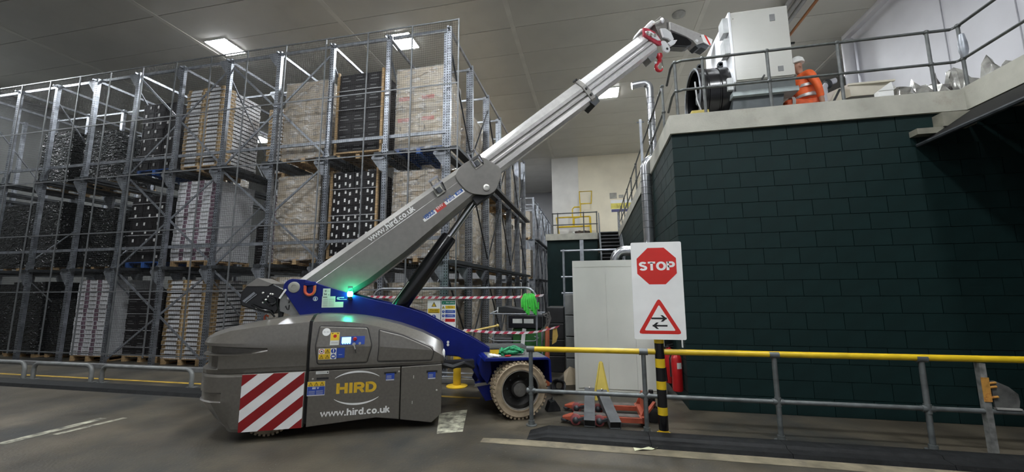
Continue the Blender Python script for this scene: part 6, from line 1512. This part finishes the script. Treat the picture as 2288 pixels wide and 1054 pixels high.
tape('lower red and white tape sagging across the trolley behind the front wheel', [(-2.3, 6.80, 0.98), (-1.7, 6.80, 0.945), (-1.2, 6.80, 0.945), (-0.95, 6.80, 0.97), (-0.6, 6.80, 1.06)], 0.04)
w1 = thing('warning_board', 'white warning board with yellow triangle tied to the barrier, left one', 'sign', (-3.02, 6.865, 0.98))
b = MB().box(0, 0.255, 0, 0.006, 0, 0.52); b.plane((0, 0, 0), (1, 0, 0), (0, 0, 1)); tri(b, 0.128, 0.445, 0.05, 0.001, 1, 0); b.mi(0).rect2(0.012, 0.243, 0.29, 0.37, 0.001); b.mi(1).text2('Warning', 0.04, 0.215, 0.325, 0.36, 0.002, 0.02); b.rect2(0.03, 0.22, 0.302, 0.312, 0.002)
b.mi(2).disc2(0.128, 0.22, 0.042, 0.001); b.mi(3).rect2(0.122, 0.134, 0.215, 0.25, 0.002).disc2(0.128, 0.2, 0.007, 0.002, 8); b.mi(2).rect2(0.012, 0.243, 0.05, 0.15, 0.001)
w1o = MB(); b.cur = 0
o = b.build('board', PR[:3] + [WHITE] + PR[4:], w1, recalc=False); o.data.polygons.foreach_set('material_index', [3 if i < 6 else p.material_index for i, p in enumerate(o.data.polygons)])
w2 = thing('warning_board', 'site safety board with coloured rule bars tied to the barrier, right one', 'sign', (-2.75, 6.865, 0.95))
b = MB().box(0, 0.28, 0, 0.006, 0, 0.55); b.plane((0, 0, 0), (1, 0, 0), (0, 0, 1))
b.mi(5).rect2(0.01, 0.27, 0.475, 0.54, 0.001); b.mi(3).text2('Site safety', 0.09, 0.26, 0.492, 0.525, 0.002, 0.01); b.poly2([(0.03, 0.505), (0.042, 0.49), (0.065, 0.525), (0.042, 0.50)], 0.002)
b.mi(0).rect2(0.08, 0.27, 0.40, 0.455, 0.001); b.mi(1).text2('Warning', 0.12, 0.23, 0.415, 0.44, 0.002, 0.01); tri(b, 0.042, 0.425, 0.028, 0.001, 1, 0)
for k, zz in enumerate((0.32, 0.245)):
    b.mi(2).rect2(0.08, 0.27, zz, zz + 0.055, 0.001).disc2(0.042, zz + 0.027, 0.027, 0.001); b.mi(3).rect2(0.038, 0.046, zz + 0.02, zz + 0.048, 0.002); b.mi(6).rect2(0.10, 0.25, zz + 0.02, zz + 0.024, 0.002).rect2(0.12, 0.23, zz + 0.034, zz + 0.038, 0.002)
b.mi(4).rect2(0.08, 0.27, 0.165, 0.22, 0.001); b.disc2(0.042, 0.192, 0.025, 0.001); b.mi(3).disc2(0.042, 0.192, 0.018, 0.0015); b.mi(1).rect2(0.25, 0.255, 0.10, 0.14, 0.001)
o = b.build('board', PR[:3] + [WHITE] + PR[4:], w2, recalc=False); o.data.polygons.foreach_set('material_index', [3 if i < 6 else p.material_index for i, p in enumerate(o.data.polygons)])

tr_ = thing('tool_trolley', 'wire-topped service trolley with a black engine set behind the front wheel', 'trolley', (-1.42, 7.25, 0))
MB().box(-0.15, 0.48, 0, 0.5, 0.98, 1.20).build('control_box', BLACKGLOSS, tr_, bevel=0.01)
for x0 in (-0.07, 0.14): MB().box(x0, x0 + 0.18, -0.005, 0, 1.07, 1.15).build('white_plate', OFFWHITE, tr_)
MB().tube([(-0.50, -0.02, 1.24), (0.48, -0.02, 1.24), (0.48, 0.5, 1.24), (-0.45, 0.5, 1.24), (-0.36, 0.4, 1.32), (-0.50, -0.02, 1.24)], 0.013, 8).build('tray_rim', GALV, tr_, True)
for k in range(7): MB().tube([(-0.38 + k * 0.14, -0.02, 1.238), (-0.38 + k * 0.14, 0.5, 1.238)], 0.005, 6).build('tray_wire', GALV, tr_, True)
MB().box(-0.08, 0.52, 0.05, 0.5, 0.35, 0.97).build('green_tank', mat('tank_green', (0.03, 0.12, 0.03), 0.45, 0, 0.2), tr_, bevel=0.02)
MB().tube([(-0.52, -0.04, 0.80), (-0.42, -0.05, 0.75), (0.34, -0.05, 0.76), (0.42, -0.05, 0.82), (0.34, -0.04, 0.84)], 0.011, 8).build('bumper_loop', GALV, tr_, True)
MB().box(-0.5, -0.1, 0.1, 0.45, 0.4, 0.8).build('engine_block', mat('engine_grey', (0.06, 0.06, 0.062), 0.45, 0.3, 0.3, 9), tr_, bevel=0.03)
MB().bar((0.16, -0.07, 0.98), (0.12, -0.10, 0.62), 0.07, 0.006, (0, 1, 0)).build('hanging_strap', OFFWHITE, tr_)
MB().lathe([(0.08, 0), (0.08, 0.3)], (-0.42, 0.0, 0.62), (0, 1, 0), 14).build('air_filter', BLACK, tr_, True)
for x in (-0.4, 0.4): MB().lathe([(0.10, 0), (0.12, 0.02), (0.12, 0.06), (0.1, 0.08)], (x, 0.02, 0.12), (0, 1, 0), 16).build('castor_wheel', BLACK, tr_, True)
MB().box(-0.45, 0.5, 0.0, 0.5, 0.24, 0.35).build('trolley_base', DKSTEEL, tr_)
for x in (-0.44, 0.47): MB().tube([(x, 0.02, 0.3), (x, 0.02, 1.24)], 0.014, 8).build('trolley_post', GALV, tr_, True)
cs = thing('black_tool_case', 'black case lying on the wire tray of the service trolley', 'case', (-1.55, 7.35, 1.255))
MB().prism([(-0.25, 0), (0.28, 0), (0.26, 0.06), (-0.1, 0.12), (-0.24, 0.11)], 0, 0.32).build('case_shell', BLACK, cs, bevel=0.01); MB().box(-0.262, -0.24, 0.02, 0.06, 0.0, 0.1).build('case_latch', WHITE, cs)
gs = thing('green_sling', 'bright green webbing sling hung on the barrier end above the trolley', 'sling', (-1.10, 6.86, 1.55))
SLG = mat('sling_green', (0.05, 0.50, 0.05), 0.5, 0, 0.15, 12)
for k in range(7):
    x = -0.08 + k * 0.026
    MB().tube([(x, 0.03, 0.02), (x - 0.01, -0.03, 0.05 + 0.012 * (k % 2)), (x - 0.05 + 0.013 * k, -0.06, -0.05), (x - 0.045 + 0.016 * k, -0.06, -0.17 - 0.05 * (k % 3)), (x - 0.02 + 0.016 * k, -0.055, -0.20 - 0.05 * (k % 3)), (x + 0.01 + 0.012 * k, -0.045, -0.08)], [0.016, 0.02, 0.022, 0.02, 0.018, 0.012], 7).build('sling_fold', SLG, gs, True)
gs2 = thing('cable_tangle', 'tangle of grey cables hanging from the right end of the trolley', 'cables', (-0.90, 7.2, 0.95))
rq = random.Random(5)
for k in range(6):
    MB().tube([(rq.uniform(-0.05, 0.06), rq.uniform(-0.05, 0.05), 0.28), (rq.uniform(0.0, 0.12), -0.05, 0.34 - 0.02 * k), (rq.uniform(0.04, 0.14), -0.05, 0.22), (rq.uniform(-0.02, 0.08), -0.04, 0.0), (rq.uniform(-0.05, 0.06), -0.03, -0.2)], 0.009, 6).build('cable', mat('cable_dark', (0.10, 0.095, 0.09), 0.5, 0, 0.4), gs2, True)
yp = thing('yellow_pole', 'slim yellow pole leaning across the gap behind the front wheel', 'pole', (0, 0, 0))
MB().tube([(-2.32, 6.86, 0.92), (-1.70, 6.84, 1.055)], 0.018, 8).build('pole_tube', mat('pole_yellow', (0.55, 0.40, 0.12), 0.5), yp, True); MB().ball((-1.68, 6.84, 1.06), 0.03).build('pole_cap', MATS['pole_yellow'], yp, True)
op = thing('orange_post', 'orange upright post wrapped with tape right of the trolley', 'post', (-0.84, 7.0, 0))
MB().lathe([(0.05, 0), (0.045, 0.1), (0.04, 1.0), (0.02, 1.04)], (0, 0, 0), (0.02, 0, 1), 12).build('post_tube', mat('post_orange', (0.32, 0.08, 0.03), 0.5), op, True); MB().lathe([(0.13, 0), (0.11, 0.05)], (0, 0, 0), (0, 0, 1), 14).build('post_base', BLACK, op, True)
yr = thing('yellow_rag', 'yellow cloth hanging right of the orange post', 'cloth', (-0.67, 6.82, 0.78))
MB().loft([[(-0.03, 0, 0.27), (0.03, 0.0, 0.28), (0.03, 0.03, 0.28), (-0.03, 0.03, 0.27)], [(-0.04, -0.01, 0.1), (0.05, 0.01, 0.12), (0.05, 0.04, 0.12), (-0.04, 0.03, 0.1)], [(-0.05, 0, -0.02), (0.02, 0.01, 0.02), (0.02, 0.03, 0.02), (-0.05, 0.03, -0.02)]]).build('cloth', mat('cloth_yellow', (0.50, 0.33, 0.08), 0.7, 0, 0.2), yr, True)
yb = thing('yellow_post', 'scuffed yellow steel bollard with round base plate behind the crane door', 'bollard', (-2.42, 6.84, 0))
MB().lathe([(0.068, 0.0), (0.068, 0.62), (0.06, 0.63)], (0, 0, 0), (0, 0, 1), 16).build('bollard_tube', mat('bollard_yellow', (0.60, 0.38, 0.02), 0.45, 0, 0.1, 6, dirt=((0.2, 0.18, 0.15), 8, 0.62)), yb, True); MB().lathe([(0.19, 0), (0.19, 0.015), (0.1, 0.03)], (0, 0, 0), (0, 0, 1), 20).build('bollard_base', MATS['bollard_yellow'], yb, True)
lw = thing('low_rail', 'low grey rail on the floor beyond the yellow bollard', 'rail', (-2.3, 7.05, 0))
MB().tube([(-0.9, 0, 0.18), (0.35, 0, 0.18)], 0.016, 8).build('rail_tube', GALV, lw, True)
for x in (-0.8, 0.3): MB().tube([(x, 0, 0), (x, 0, 0.18)], 0.014, 8).build('rail_leg', GALV, lw, True)
kq = thing('steel_kerb', 'grey steel ground beam along the racking base behind the crane', 'kerb', (-2.62, 7.0, 0))
MB().box(-13.0, 0.55, 0, 0.10, 0, 0.09).build('ground_beam', mat('beam_grey', (0.17, 0.17, 0.17), 0.5, 0.2), kq, bevel=0.006)
cc = thing('black_cable_coil', 'coil of black cable on the floor right of the front tyre', 'cable coil', (-0.60, 6.55, 0))
for k in range(5): MB().tube([(0.10 * math.cos(a) * (1 - 0.08 * k), 0.03 * math.sin(3 * a) + 0.02 * k, 0.14 + 0.11 * (1 - 0.08 * k) * math.sin(a)) for a in [2 * PI * q / 16 for q in range(16)]], 0.022, 8, True).build('coil_turn', BLACK, cc, True)
wk = thing('wheel_chock', 'black rubber wheel chock on the floor right of the front tyre', 'chock', (-0.62, 5.78, 0), 0.4)
MB().prism([(-0.10, 0), (0.10, 0), (0.09, 0.05), (0.02, 0.15), (-0.05, 0.13)], -0.07, 0.07).build('chock_body', RUBBER, wk, bevel=0.006); MB().tube([(0, -0.03, 0.14), (0, 0.0, 0.18), (0, 0.03, 0.14)], 0.008, 6).build('chock_handle', BLACK, wk, True)
dk_ = thing('dark_filler_stack', 'black stack added to fill the dark gap left of the grey crates', 'filler stack', (-0.98, 8.3, 0))  # made-up dark stack that keeps the gap behind the wheel black
for k in range(4): MB().box(0, 0.36, 0, 0.7, k * 0.33, k * 0.33 + 0.322).build('black_filler', BLACK, dk_, bevel=0.012)
bg = thing('cardboard_scrap', 'torn piece of brown cardboard leaning beside the cable coil', 'cardboard', (-0.42, 7.3, 0), 0.3)
MB().add([(-0.15, 0, 0), (0.15, 0.02, 0), (0.17, 0.1, 0.22), (-0.02, 0.1, 0.30), (-0.13, 0.1, 0.2), (-0.15, 0.008, 0), (0.15, 0.028, 0), (0.17, 0.108, 0.22), (-0.02, 0.108, 0.30), (-0.13, 0.108, 0.2)], [(0, 1, 2, 3, 4), (9, 8, 7, 6, 5), (0, 5, 6, 1), (1, 6, 7, 2), (2, 7, 8, 3), (3, 8, 9, 4), (4, 9, 5, 0)]).build('card_sheet', CARD2, bg)
